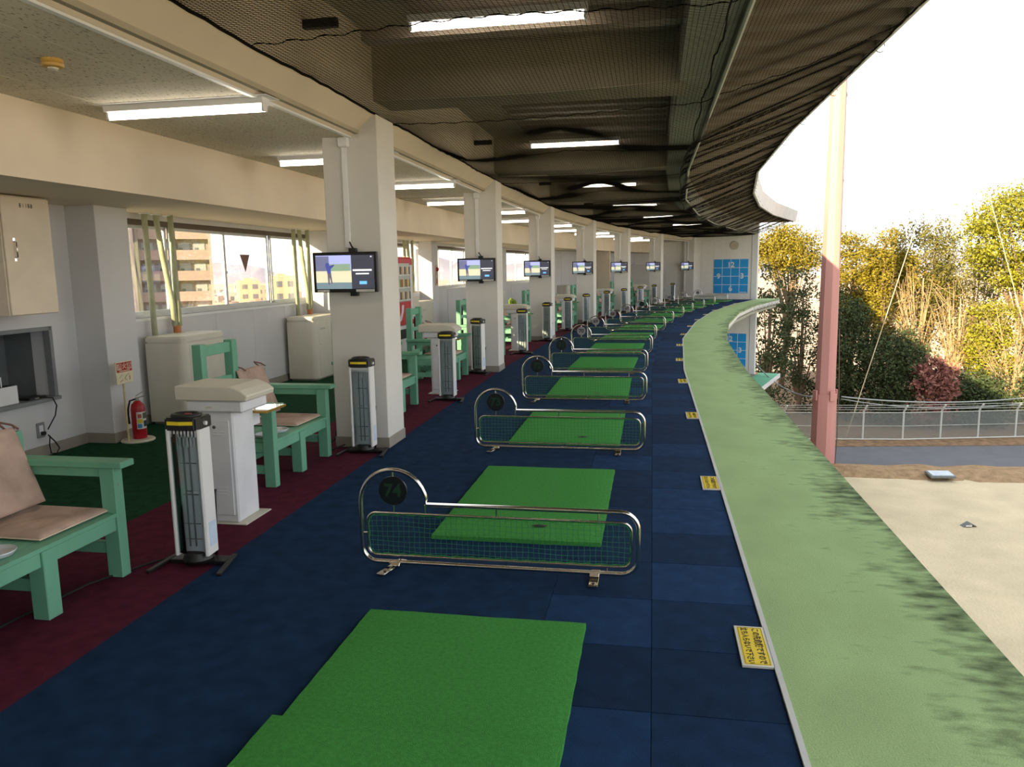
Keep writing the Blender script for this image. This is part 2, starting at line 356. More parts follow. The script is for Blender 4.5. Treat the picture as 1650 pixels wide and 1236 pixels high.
sweep(rect(3.17, 4.73, 2.838, 2.856), S_BACK, -5.35).build('ceiling_board', M_acoustic, ceil); sweep(rect(3.17, 4.73, 2.838, 2.856), 3 * LM, S_END).build('ceiling_board', M_acoustic, ceil)
cpm = MB().box(-0.1935, 0.1935, -0.4441, 0.4441, 2.836, 2.856).mesh('ceiling_tile', 0.0015); cpm.materials.append(M_acoustic)
for m in range(0, 4):
    s0 = -5.35 if m == 0 else (m - 1) * LM
    for i in range(6):
        for c in range(4):
            o = obj('ceiling_tile', cpm, None, ceil); put(o, s0 + (i + 0.5) * LM / 6, 3.37 + c * 0.39)
struct('beam_front', sweep([(3.16, 2.836), (2.95, 3.02), (2.95, 3.72), (3.42, 3.72), (3.42, 2.87), (3.19, 2.87), (3.19, 2.836)], S_BACK, S_END), M_cream, 'long cream beam with sloping underside on the pillars', 'beam')

struct('trim_4', sweep(rect(3.165, 3.20, 2.822, 2.836), S_BACK, S_END), M_white, 'thin pale moulding where the beam meets the lounge ceiling', 'trim')
# ------------------------------------------------------------------ pillars
for m in range(-5, 7):
    k = ['first', 'second', 'third', 'fourth', 'fifth', 'sixth', 'seventh'][m] if m >= 0 else None
    s0 = -0.47 + LM * m
    lab = 'square white pillar carrying a screen, %s along the row' % k if k else 'square white pillar of the row without a screen'
    p = struct('pillar', lbox(s0, s0 + 0.46, 2.93, 3.45, 0.0, 3.02), M_pillar, lab, 'pillar', 0.006); p['group'] = 'pillars along the bays'
    lbox(s0 - 0.008, s0 + 0.468, 2.922, 3.458, 0.0, 0.10).build('baseboard', M_base, p, 0.003)
    if m >= 0:
        q = MB(); c = [P(s0 - 0.012, 3.24), ]
        lbox(s0 - 0.022, s0, 3.215, 3.265, 1.86, 2.80, q); q.build('conduit', M_white, p, 0.003)
        q = MB(); lbox(s0 - 0.045, s0 + 0.02, 3.19, 3.29, 2.74, 2.836, q); q.build('junction_box', M_white, p, 0.01)
        if m == 6:
            q = MB(); lbox(s0 - 0.022, s0, 3.36, 3.40, 0.3, 2.80, q); q.build('conduit', M_white, p, 0.003)

# ------------------------------------------------------------------ roof over the bays
struct('roof', sweep([(-1.50, 3.78), (6.4, 3.78), (6.4, 4.22), (-1.50, 4.12)], S_BACK, 33.0), M_steel, 'flat roof of the driving range building', 'roof')
struct('ceiling_bay', sweep(rect(0.25, 2.96, 3.66, 3.78), S_BACK, S_END), M_conc, 'painted concrete ceiling above the hitting bays', 'ceiling')
fz = struct('fascia', sweep([(-1.50, 3.64), (-1.56, 3.64), (-1.64, 4.14), (-1.50, 4.18)], S_BACK, 33.0), M_fascia, 'pale sheet metal fascia along the roof edge', 'fascia')
def corrugated(r0, r1, a, b, z, pitch, depth):
    st = []; n = int((b - a) / pitch); pts = []
    for i in range(n):
        s = a + i * pitch
        pts += [(s, z), (s + pitch * 0.38, z), (s + pitch * 0.5, z + depth), (s + pitch * 0.88, z + depth)]
    mb = MB(); vs = []; fs = []
    for s, zz in pts: vs += [Q(s, r0, zz), Q(s, r1, zz + 0.02)]
    for i in range(len(pts) - 1): fs.append((2 * i, 2 * i + 1, 2 * i + 3, 2 * i + 2))
    return mb.add(vs, fs)
struct('eave_deck', corrugated(-1.52, -0.03, -10.0, 33.0, 3.62, 0.45, 0.10), M_deck, 'corrugated brown metal deck under the roof overhang', 'roof deck')
struct('bay_deck', corrugated(0.34, 2.32, -10.0, S_END, 3.54, 0.36, 0.10), M_deck, 'corrugated metal sheets under the bay ceiling', 'roof deck')
struct('edge_beam', sweep(rect(-0.04, 0.32, 3.14, 3.78), S_BACK, S_END), M_steel, 'long grey green steel edge beam above the bays', 'beam')
struct('net_pipe', sweep([(-0.02 + 0.02 * math.cos(a), 3.115 + 0.02 * math.sin(a)) for a in [i * math.tau / 8 for i in range(8)]], -10, S_END), M_steel, 'long steel pipe along the edge beam holding the net', 'pipe')
for m in range(-2, 6):
    b = struct('cross_beam', lbox(-0.47 + LM * m, 0.0 + LM * m, 0.25, 2.96, 3.13, 3.70), M_conc, 'concrete cross beam spanning from a pillar to the roof edge', 'beam'); b['group'] = 'cross beams above the bays'
    c = struct('light_channel', lbox(-1.64 + LM * m, -1.50 + LM * m, 0.33, 2.60, 3.29, 3.37), M_deck, 'brown steel channel above a bay light', 'channel'); c['group'] = 'steel channels above the bay lights'
    lbox(-1.85 + LM * m, -1.80 + LM * m, 2.70, 2.96, 3.34, 3.40).build('bracket', M_black, c)

# ------------------------------------------------------------------ end walls
M_endw = mat('end_wall_paint', C(236, 232, 224), 0.6, var=0.03)
we = struct('wall_end', lbox(31.9, 32.1, 0.22, 6.25, -7.1, 3.78), M_endw, 'white panelled wall closing the far end of the bays', 'wall')
lbox(31.86, 32.14, -0.06, 0.22, -3.72, 3.64).build('corner_post', M_white, we, 0.01, label='white corner post')
for i in range(10):
    for z0, z1 in ((0.0, 3.02), (-3.6, -0.42)):
        lbox(31.888, 31.9, 0.235 + i * 0.6, 0.83 + i * 0.6, z0, z1).build('panel', M_endw, we, 0.004)
lbox(31.85, 31.9, 2.98, 3.03, 0, 3.0).build('panel_joint', M_pillar, we)
struct('wall_back', lbox(S_BACK - 0.2, S_BACK, -1.5, 6.25, -7.1, 4.2), M_pillar, 'unseen wall added to keep the sun out of the near end', 'wall')  # added out of view so no sun enters from behind the camera
pt = struct('wall_partition', lbox(24.6, 24.7, 4.7, 6.05, 0, 2.31), M_cream, 'cream partition wall standing out from the lounge wall', 'wall')
pt2 = struct('wall_screen', lbox(29.4, 29.46, 3.9, 6.04, 0, 1.75), M_pillar, 'pale half height screen wall near the far end', 'wall')
# ------------------------------------------------------------------ bay positions
S_DIV = [-3.28] + [-0.43 + 2.63 * i for i in range(12)]
NUM = list(range(74, 61, -1))
ONES = ['', '-one', '-two', '-three', '-four', '-five', '-six', '-seven', '-eight', '-nine']
WRD = [('seventy' if n >= 70 else 'sixty') + ONES[n % 10] for n in NUM]
M_turf = mat('mat_turf', C(78, 160, 76), 0.95, var=0.13, vs_=60, bump=1.0, bs=260, spec=0.1, bdist=0.010)
M_turfside = mat('mat_foam', C(34, 96, 40), 0.9)
M_chrome = mat('chrome_tube', C(214, 210, 202), 0.16, metal=1.0, var=0.03)
M_net = mat('green_net', C(40, 128, 84), 0.7, var=0.1)
M_discd = mat('dark_disc', C(15, 24, 25), 0.35, var=0.05)
M_discl = mat('grey_disc', C(150, 146, 146), 0.25, var=0.05)
M_numg = mat('number_green', C(20, 56, 34), 0.5); M_numd = mat('number_dark', C(44, 44, 46), 0.5)

def rot_front():   # text plane facing -Y, reading left to right along +X
    return Matrix(((1, 0, 0, 0), (0, 0, -1, 0), (0, 1, 0, 0), (0, 0, 0, 1)))
def flat_to_field():  # text lying on the floor, read by someone facing the field
    return Matrix(((0, 1, 0, 0), (-1, 0, 0, 0), (0, 0, 1, 0), (0, 0, 0, 1)))

# ------------------------------------------------------------------ hitting mats
def mat_mesh(w, l, t):
    mb = MB(); nx, ny = 14, 22; vs = []; fs = []
    for j in range(ny + 1):
        for i in range(nx + 1):
            x = (i / nx - 0.5) * w; y = (j / ny - 0.5) * l; e = min(i, nx - i, j, ny - j)
            z = t + 0.001 * math.sin(x * 9 + y * 5) - (0.008 if e == 0 else 0)
            if e == 0: x += 0.0015 * math.sin(y * 53); y += 0.0015 * math.sin(x * 59)
            vs.append((x, y, z))
    for j in range(ny):
        for i in range(nx): a = j * (nx + 1) + i; fs.append((a, a + 1, a + nx + 2, a + nx + 1))
    mb.add(vs, fs); ring = [j * (nx + 1) for j in range(ny + 1)] ; n = nx + 1
    per = list(range(0, n)) + [j * n + nx for j in range(1, ny + 1)] + [ny * n + i for i in range(nx - 1, -1, -1)] + [j * n for j in range(ny - 1, 0, -1)]
    b0 = len(mb.v); mb.v += [(mb.v[i][0] * 1.0, mb.v[i][1], 0.0) for i in per]
    for k in range(len(per)): k2 = (k + 1) % len(per); mb.f.append((per[k], b0 + k, b0 + k2, per[k2]))
    return mb.mesh('turf', smooth=True)
mm = mat_mesh(1.045, 1.70, 0.034); mm.materials.append(M_turf)
hole = MB().lathe([(0.001, 0), (0.030, 0.0), (0.036, 0.002), (0.02, 0.0035), (0.001, 0.001)], 14).mesh('tee_hole'); hole.materials.append(M_black)
for i in range(14):
    far = (S_DIV[i] if i < 13 else 31.2) - (0.67 if i else 0.58)
    lab = 'green turf hitting mat behind the bay divider numbered %s' % WRD[i] if i < 13 else 'green turf hitting mat beside the far end wall'
    if i: lab = 'green turf hitting mat between the bay dividers numbered %s and %s' % (WRD[i - 1], WRD[i]) if i < 13 else lab
    else: lab = 'large green turf hitting mat in front of the bay divider numbered seventy-four'
    t = thing('hitting_mat', lab, 'mat', 'green hitting mats'); put(t, far - 0.85, 1.32)
    obj('turf', mm, None, t)
    if 0 < i < 6: h = obj('tee_hole', hole, None, t, label='worn dark tee hole'); h.location = (0.12 if i % 2 else 0.16, -0.62, 0.034); h.scale = (1.4, 0.75, 1)
t = thing('hitting_mat', 'second green turf mat overlapping the nearest hitting mat', 'mat', 'green hitting mats'); put(t, -5.66, 1.345, 0.034, -0.01)
m2 = mat_mesh(1.06, 1.70, 0.022); m2.materials.append(M_turf); obj('turf', m2, None, t)

# ------------------------------------------------------------------ bay dividers: chrome tube frame, inner frame with net, numbered disc
def arc(cx, cz, r, a0, a1, n): return [(cx + r * math.cos(a0 + (a1 - a0) * i / n), cz + r * math.sin(a0 + (a1 - a0) * i / n)) for i in range(n + 1)]
def rrect(x0, x1, z0, z1, r, n=6):
    p = []
    for cx, cz, a in ((x1 - r, z0 + r, -math.pi / 2), (x1 - r, z1 - r, 0), (x0 + r, z1 - r, math.pi / 2), (x0 + r, z0 + r, math.pi)): p += arc(cx, cz, r, a, a + math.pi / 2, n)
    return p
# local x: 0 at r = 1.33, so r 2.10 is x -0.77 and r 0.57 is x 0.76
def divider_proto():
    t = thing('bay_divider', '', 'divider', 'numbered bay dividers')
    R = 0.0125
    path = arc(-0.58, 0.375, 0.19, 0.0, math.pi, 18) + arc(-0.77 + 0.085, 0.035 + 0.085, 0.085, math.pi, 1.5 * math.pi, 6) + arc(0.76 - 0.09, 0.035 + 0.09, 0.09, -math.pi / 2, 0, 6) + arc(0.76 - 0.09, 0.375 - 0.09, 0.09, 0, math.pi / 2, 6)
    mb = MB().tube([(x, 0, z) for x, z in path] , R, 10, closed=True); mb.build('outer_frame', M_chrome, t, smooth='all')
    inner = rrect(-0.735, 0.725, 0.075, 0.318, 0.05)
    MB().tube([(x, 0, z) for x, z in inner], 0.0065, 8, closed=True).build('inner_frame', M_chrome, t, smooth='all')
    n = MB(); r = 0.0011
    def inset(x):   # shorten near the round corners
        d = max(0, 0.05 - min(x + 0.735, 0.725 - x)); return 0.05 - math.sqrt(max(0, 0.0025 - d * d))
    for i in range(47):
        x = -0.71 + i * 0.0304
        k = inset(x); n.tube([(x + 0.003 * math.sin(i * 1.7 + q * 3), 0.004 * math.sin(i * .9 + q), 0.078 + k + (0.237 - 2 * k) * q / 4) for q in range(5)], r, 3)
    for j in range(8):
        z = 0.098 + j * 0.0285; e = 0.018 if j in (0, 7) else 0
        n.tube([(-0.73 + e + (1.45 - 2 * e) * q / 16, 0.004 * math.sin(q), z + 0.004 * math.sin(q * 1.3 + j)) for q in range(17)], r, 3)
    n.build('net', M_net, t, label='green string net')
    lace = MB(); cnt = 120; L_ = inner
    pts = []
    for i in range(len(inner)):
        a = Vector((inner[i][0], 0, inner[i][1])); b_ = inner[(i + 1) % len(inner)]; b_ = Vector((b_[0], 0, b_[1])); q = max(1, int((b_ - a).length / 0.03))
        pts += [a.lerp(b_, j / q) for j in range(q)]
    c = Vector((-0.005, 0, 0.196)); lace.tube([p + Vector((-0.008 if p.x > 0.7 else (0.008 if p.x < -0.7 else 0), 0.009 * math.sin(i * 2.4), (-0.009 if p.z > 0.2 else 0.009))) for i, p in enumerate(pts)], 0.0028, 4, closed=True)
    lace.build('net_lacing', mat('lacing_green', C(36, 128, 48), 0.7), t, label='green cord lacing the net to the frame')
    for x, z0, z1 in ((-0.58, 0.322, 0.372), (-0.40, 0.322, 0.372), (0.0, 0.322, 0.37), (0.55, 0.322, 0.37), (-0.55, 0.04, 0.07), (0.05, 0.04, 0.07), (0.6, 0.04, 0.07)):
        MB().cyl((x, 0, z0), (x, 0, z1), 0.004, 8).build('clip', M_chrome, t)
    MB().cyl((-0.765, 0, 0.2), (-0.735, 0, 0.2), 0.004, 8).build('clip', M_chrome, t)
    for x, a in ((-0.57, -0.30), (0.53, 0.0)):
        f = MB(); dx = math.sin(a); f.bar((x, 0.10, 0.010), (x + dx * 0.19, -0.13, 0.010), 0.05, 0.008); f.bar((x, 0.012, 0.012), (x + dx * 0.02, -0.02, 0.03), 0.05, 0.02)
        ft = f.build('foot', M_chrome, t, 0.002)
        MB().cyl((x + dx * 0.14, -0.095, 0.014), (x + dx * 0.14, -0.095, 0.018), 0.008, 8).build('screw', M_black, ft)
    return t
dv = divider_proto(); disc_me = MB().cyl((0, -0.006, 0), (0, 0.006, 0), 0.082, 32).mesh('number_disc', 0.002, True); pin_me = MB().cyl((0, 0, 0.08), (0, 0, 0.112), 0.006, 8).cyl((0, 0, -0.115), (0, 0, -0.08), 0.005, 8).mesh('disc_pin')
dme = disc_me.copy(); dme.materials.append(M_discd); lme = disc_me.copy(); lme.materials.append(M_discl); pin_me.materials.append(M_chrome)
for i, s in enumerate(S_DIV):
    t = dv if i == 0 else copy_tree(dv)
    tag(t, 'chrome tube bay divider with green net and the number %s on its disc' % WRD[i], 'divider', 'numbered bay dividers'); put(t, s, 1.33)
for i, t in enumerate([o for o in list(COL.objects) if o.name.startswith('bay_divider')]):
    dark = i < 4 or i == 8
    d = obj('number_disc', dme if dark else lme, None, t); d.location = (-0.58, 0, 0.447)
    pn_ = obj('disc_pin', pin_me, None, d)
    x = lettering('number', str(NUM[i]), 0.10, M_numg if dark else M_numd, d, Matrix.Translation((0, -0.0072, 0)) @ rot_front(), 0.003)

# ------------------------------------------------------------------ tower heaters
M_hwhite = mat('heater_white', C(222, 221, 219), 0.4, var=0.03)
M_refl = mat('reflector', C(206, 212, 214), 0.45, metal=0.0, var=0.06, stretch=(30, 1, 1))
M_yellow = mat('yellow_label', C(232, 206, 40), 0.5, var=0.05)
M_hglass = glassmat('heater_glass', (0.93, 0.96, 0.97, 1), 0.16, 0.05)
def heater_proto():
    t = thing('tower_heater', '', 'heater', 'white tower heaters')
    f = MB(); f.bar((-0.16, 0.02, 0.02), (0.17, 0.02, 0.02), 0.09, 0.022); b = f.build('base', M_black, t, 0.004)
    for x in (-0.19, 0.19): MB().bar((x * 0.9, 0.10, 0.022), (x * 1.1, -0.17, 0.010), 0.032, 0.018).build('foot', M_black, t, 0.004)
    MB().lathe([(0.075, 0.02), (0.085, 0.04), (0.07, 0.08), (0.05, 0.085)], 20).build('base_boss', M_black, t, smooth=True)
    for s in (-1, 1):
        p = [(s * 0.102, -0.062), (s * 0.102, 0.045), (s * 0.088, 0.058), (s * 0.080, 0.058), (s * 0.078, -0.060), (s * 0.088, -0.070)]
        MB().prism(p if s > 0 else p[::-1], 'z', 0.07, 0.80).build('side_frame', M_hwhite, t, 0.003)
    p = [(-0.08, -0.05)] + [(0.08 * math.sin(a), -0.05 + 0.026 * math.cos(a) ** 0.7) for a in [(-0.5 + i / 10) * math.pi * 0.98 for i in range(11)]] + [(0.08, -0.05), (0.083, 0.058), (-0.083, 0.058)]
    MB().prism(p, 'z', 0.075, 0.80).build('reflector', M_refl, t, smooth=True)
    h = MB()
    for x in (-0.018, 0.018): h.cyl((x, -0.040, 0.12), (x, -0.040, 0.76), 0.005, 8)
    h = h.build('heating_tube', mat('quartz_tube', C(120, 122, 122), 0.3), t, smooth=True)
    for z in (0.16, 0.25, 0.42, 0.44, 0.60): MB().tube([(-0.05, -0.03, z), (0, -0.042, z + .004), (0.05, -0.03, z)], 0.0028, 6).build('guard_wire', M_chrome, h)
    for x in (-0.03, 0.03): MB().box(x - 0.02, x + 0.02, -0.04, -0.01, 0.425, 0.445).build('clamp', M_hwhite, h, 0.003)
    g = MB()
    for i in range(7): x = -0.063 + i * 0.021; g.box(x - 0.004, x + 0.004, -0.058, -0.054, 0.70, 0.80)
    g.box(-0.078, 0.078, -0.058, -0.052, 0.755, 0.80); g.build('top_grille', M_hwhite, t)
    a = [(-0.5 + i / 8) for i in range(9)]; v = []; 
    gl = MB(); pts = [(u * 0.155, -0.058 - 0.014 * math.cos(u * math.pi)) for u in a]
    gl.prism(pts + [(x, y + 0.002) for x, y in pts[::-1]], 'z', 0.085, 0.775); gl.build('glass_front', M_hglass, t, smooth=True)
    c = MB(); pr = [(-0.108, 0.062), (-0.108, -0.05), (-0.085, -0.082), (0, -0.092), (0.085, -0.082), (0.108, -0.05), (0.108, 0.062)]
    c.prism(pr, 'z', 0.795, 0.868); cap = c.build('top_cap', M_black, t, 0.008, seg=2)
    r_ = MB(); r_.tube([(0.072 * math.cos(q / 20 * math.tau), -0.012 + 0.056 * math.sin(q / 20 * math.tau), 0.872) for q in range(20)], 0.013, 8, closed=True); r_.build('handle_ring', M_black, cap, smooth='all')
    lb = MB(); lp = [(x, y - 0.0015) for x, y in ((-0.075, -0.0835), (0, -0.0925), (0.075, -0.0835))]
    lb.prism(lp + [(x, y + 0.003) for x, y in lp[::-1]], 'z', 0.828, 0.848); lb.build('label_strip', M_yellow, cap, label='yellow warning strip')
    MB().box(-0.02, 0.02, -0.002, 0.018, 0.868, 0.878).build('switch', mat('switch_red', C(170, 40, 60), 0.4), cap, 0.002)
    MB().tube([(0.07, 0.075, 0.03), (0.08, 0.082, 0.36), (0.088, 0.08, 0.42)], 0.009, 8).build('stand_rod', M_black, t, smooth='all')
    MB().cyl((0.104, -0.02, 0.83), (0.122, -0.02, 0.83), 0.012, 10).build('side_knob', M_hwhite, t)
    MB().box(0.1025, 0.1035, -0.04, 0.03, 0.12, 0.26).build('side_label', mat('label_paper', C(190, 205, 224), 0.6), t)
    return t
hp = heater_proto(); first = True
H_R = [3.06, 3.09, 3.05, 3.22, 3.05, 3.0, 3.08, 3.1, 3.05, 3.0, 3.05, 3.1, 3.05]
H_ROT = [0.05, 0.02, 0.0, -0.28, 0.05, -0.2, 0.02, 0.25, 0.0, 0.1, 0.25, 0.0, 0.0]
for i, s in enumerate(S_DIV):
    t = hp if i == 0 else copy_tree(hp)
    lab = 'white tower heater with black cap level with the bay divider numbered %s' % WRD[i]
    if i % 2 == 1: lab = 'white tower heater against a white pillar, level with bay divider %s' % WRD[i]
    tag(t, lab, 'heater', 'white tower heaters'); so = {0: -0.10, 1: -0.16, 2: -0.05, 3: -0.12}.get(i, -0.05)
    if i % 2 == 1:   # keep clear of the pillar front face
        pf = -0.47 + LM * ((i - 1) // 2); so = min(s + so, pf - 0.20) - s
    put(t, s + so, H_R[i], 0, H_ROT[i])

# ------------------------------------------------------------------ card consoles
M_con = mat('console_white', C(216, 217, 220), 0.45, var=0.08, vs_=5)
M_conb = mat('console_beige', C(206, 200, 184), 0.5, var=0.05)
M_brass = mat('brass_edge', C(176, 140, 62), 0.3, metal=0.8)
def console_proto():
    t = thing('card_console', '', 'console', 'card consoles')
    MB().box(-0.16, 0.17, -0.02, 0.32, 0, 0.008).build('base_plate', M_conb, t, 0.002)
    MB().box(-0.11, 0.11, 0.0, 0.27, 0.008, 0.76).build('post', M_con, t, 0.01)
    d = MB().box(-0.09, 0.085, -0.008, 0.0, 0.06, 0.70).build('door', M_con, t, 0.004)
    MB().cyl((-0.02, -0.014, 0.655), (-0.02, -0.006, 0.655), 0.011, 12).build('lock', mat('lock_grey', C(96, 98, 100), 0.4, metal=0.6), d)
    for z in (0.20, 0.222, 0.244, 0.60, 0.62): MB().box(-0.03, 0.045, -0.0125, -0.008, z, z + 0.008).build('louver', M_con, d, 0.002)
    MB().box(-0.20, 0.20, -0.03, 0.30, 0.755, 0.835).build('lower_case', M_con, t, 0.012)
    MB().box(-0.06, -0.01, -0.032, -0.030, 0.785, 0.795).build('logo_plate', M_conb, t)
    MB().prism([(-0.26, 0.835), (0.24, 0.835), (0.248, 0.870), (0.20, 0.905), (0.13, 0.930), (-0.26, 0.930)], 'y', -0.05, 0.32).build('upper_case', M_conb, t, 0.006)
    tr = MB().box(0.06, 0.20, 0.32, 0.56, 0.700, 0.712).build('side_tray', glassmat('tray_acrylic', (0.9, 0.95, 0.97, 1), 0.3, 0.05), t, 0.003, label='clear acrylic tray')
    MB().box(0.05, 0.21, 0.27, 0.32, 0.698, 0.715).build('tray_rail', M_brass, tr, 0.002); MB().box(0.196, 0.204, 0.31, 0.56, 0.698, 0.714).build('tray_edge', M_brass, tr)
    MB().box(0.04, 0.07, 0.27, 0.42, 0.60, 0.71).build('tray_bracket', M_con, tr)
    return t
cp = console_proto()
for i in range(6):
    t = cp if i == 0 else copy_tree(cp)
    tag(t, 'white steel card console on a post between the bay dividers numbered %s and %s' % (WRD[2 * i], WRD[2 * i + 1]), 'console', 'card consoles'); put(t, -2.70 + LM * i, 3.30)

# ------------------------------------------------------------------ green benches with bag frame, loose cushions and ashtrays
M_green = mat('green_paint', C(106, 166, 137), 0.5, var=0.10, vs_=5, bump=0.08, bs=40, stretch=(1, 1, 0.4))
M_cush = mat('cushion_cloth', C(178, 152, 138), 0.95, var=0.20, vs_=7, bump=0.3, bs=120)
M_tape = mat('tie_cloth', C(128, 92, 80), 0.9)
def bench_proto():   # local x: 0 at the front edge (r 3.36), -x towards the wall; y: 0 at the right end, negative towards the camera
    t = thing('lounge_bench', '', 'bench', 'green lounge benches')
    B = lambda name, *a, bev=0.004, par=t: MB().box(*a).build(name, M_green, par, bev)
    B('leg', -0.09, 0.0, -0.07, 0.0, 0, 0.62); B('leg', -0.09, 0.0, -1.06, -0.99, 0, 0.62); B('leg', -0.09, 0.0, -0.60, -0.51, 0, 0.345)
    B('leg', -0.68, -0.60, -0.07, 0.0, 0, 0.80)
    B('leg', -0.68, -0.60, -0.53, -0.455, 0, 1.10); B('leg', -0.68, -0.60, -0.99, -0.915, 0, 1.10)
    B('arm_rest', -0.66, 0.06, -0.085, 0.025, 0.62, 0.655); B('arm_rest', -0.66, 0.06, -1.08, -0.97, 0.62, 0.655)
    B('arm_rail', -0.60, -0.09, -0.06, -0.01, 0.565, 0.62); B('arm_rail', -0.60, -0.09, -1.05, -1.0, 0.565, 0.62)
    B('front_rail', -0.06, -0.012, -0.51, -0.07, 0.27, 0.345); B('front_rail', -0.06, -0.012, -0.99, -0.60, 0.27, 0.345)
    B('side_rail', -0.60, -0.09, -0.06, -0.015, 0.27, 0.345); B('side_rail', -0.60, -0.09, -1.045, -1.0, 0.27, 0.345); B('side_rail', -0.60, -0.09, -0.58, -0.535, 0.27, 0.345)
    for i in range(6): x = -0.60 + i * 0.10; B('seat_slat', x, x + 0.094, -1.0, -0.06, 0.345, 0.367, bev=0.002)
    B('stretcher', -0.62, -0.08, -0.055, -0.015, 0.13, 0.195); B('stretcher', -0.62, -0.08, -1.045, -1.005, 0.10, 0.165); B('stretcher', -0.62, -0.08, -0.575, -0.53, 0.13, 0.195)
    B('stretcher', -0.37, -0.32, -1.0, -0.06, 0.14, 0.19)
    B('back_rail', -0.655, -0.615, -0.455, -0.07, 0.70, 0.79); B('back_rail', -0.655, -0.615, -0.455, -0.07, 0.42, 0.48)
    B('bag_frame_rail', -0.66, -0.62, -0.915, -0.53, 1.0, 1.085); B('bag_frame_rail', -0.66, -0.62, -0.915, -0.53, 0.76, 0.81); B('bag_frame_rail', -0.66, -0.62, -0.915, -0.53, 0.42, 0.47)
    for y in (-0.035, -1.025): MB().cyl((0.001, y, 0.52), (0.003, y, 0.52), 0.007, 8).build('bolt', M_steel, t)
    return t
def cushion_mesh(w, d, th, name):
    mb = MB(); n = 26; vs = []; fs = []
    tuft = [(-0.25, -0.25), (0.25, -0.25), (-0.25, 0.25), (0.25, 0.25), (0, 0)]
    for side in (1, -1):
        for j in range(n + 1):
            for i in range(n + 1):
                u = i / n - 0.5; v = j / n - 0.5; e = min(0.5 - abs(u), 0.5 - abs(v))
                h = th * (0.35 + 0.65 * min(1, (e / 0.10)) ** 0.5)
                for a, b in tuft: h -= th * 0.75 * math.exp(-((u - a) ** 2 + (v - b) ** 2) / 0.003)
                vs.append((u * w, v * d, side * h * 0.5 if side > 0 else -th * 0.18 * min(1, e / 0.08)))
    N_ = (n + 1) ** 2
    for s in (0, 1):
        for j in range(n):
            for i in range(n): a = s * N_ + j * (n + 1) + i; q = (a, a + 1, a + n + 2, a + n + 1); fs.append(q if s == 0 else q[::-1])
    per = list(range(0, n + 1)) + [j * (n + 1) + n for j in range(1, n + 1)] + [n * (n + 1) + i for i in range(n - 1, -1, -1)] + [j * (n + 1) for j in range(n - 1, 0, -1)]
    for k in range(len(per)): a = per[k]; b = per[(k + 1) % len(per)]; fs.append((a, a + N_, b + N_, b))
    mb.add(vs, fs); me = mb.mesh(name, smooth='all'); me.materials.append(M_cush); return me
seatc = cushion_mesh(0.50, 0.47, 0.05, 'seat_cushion'); backc = cushion_mesh(0.44, 0.44, 0.05, 'back_cushion')
trim_me = None
bp = bench_proto()
ash_me = MB().lathe([(0.05, 0.0), (0.075, 0.004), (0.088, 0.022), (0.086, 0.026), (0.072, 0.010), (0.001, 0.008)], 24).mesh('ashtray', smooth=True); ash_me.materials.append(mat('ashtray_metal', C(206, 206, 212), 0.35, metal=0.2))
def strap(p0, p1, drop): p0 = Vector(p0); p1 = Vector(p1); return [p0, p0.lerp(p1, 0.5) + Vector((0, 0, drop)), p1]
for i in range(12):
    t = bp if i == 0 else copy_tree(bp)
    e = -3.48 + 2.68 * i
    if i < 2: e = (-3.56, -0.80)[i]
    tag(t, 'green painted wooden bench with tall bag frame, right end level with bay divider %s' % WRD[i], 'bench', 'green lounge benches'); put(t, e, 3.36)
    rz = -head(e)
    c = thing('seat_cushion', 'tan seat cushion lying on the green bench level with bay divider %s' % WRD[i], 'cushion', 'tan seat cushions'); c.location = t.matrix_basis @ Vector((-0.315, -0.29, 0.377)); c.rotation_euler = (0, 0, rz + random.uniform(-.04, .04)); obj('pad', seatc, None, c)
    MB().box(-0.256, 0.256, -0.242, 0.242, 0.0, 0.006).build('piping', mat('cushion_piping', C(214, 196, 176), 0.9), c, 0.002)
    b = thing('back_cushion', 'tan back cushion tied to the green bench level with bay divider %s' % WRD[i], 'cushion', 'tan back cushions'); b.location = t.matrix_basis @ Vector((-0.52, -0.29, 0.625))
    b.rotation_euler = (Matrix.Rotation(rz, 3, 'Z') @ Matrix.Rotation(math.radians(70), 3, 'Y')).to_euler(); obj('pad', backc, None, b)
    if i < 4:
        for y in (-0.17, 0.17): MB().tube([(-0.215, y, 0.0), (-0.25, y + 0.01, -0.03), (-0.27, y + 0.03, -0.05), (-0.235, y + 0.05, 0.0), (-0.20, y + 0.05, 0.03)], 0.006, 6).build('tie', M_tape, b, smooth='all')
    if i < 7:
        a = obj('ashtray', ash_me, None); tag(a, 'round pale metal ashtray on the bench level with bay divider %s' % WRD[i], 'ashtray', 'bench ashtrays'); a.location = t.matrix_basis @ Vector((-0.14, -0.72, 0.367))
        if i == 1:
            a2 = obj('ashtray', ash_me, None); tag(a2, 'second round ashtray at the front of the bench by the first pillar', 'ashtray', 'bench ashtrays'); a2.location = t.matrix_basis @ Vector((-0.14, -0.90, 0.367))

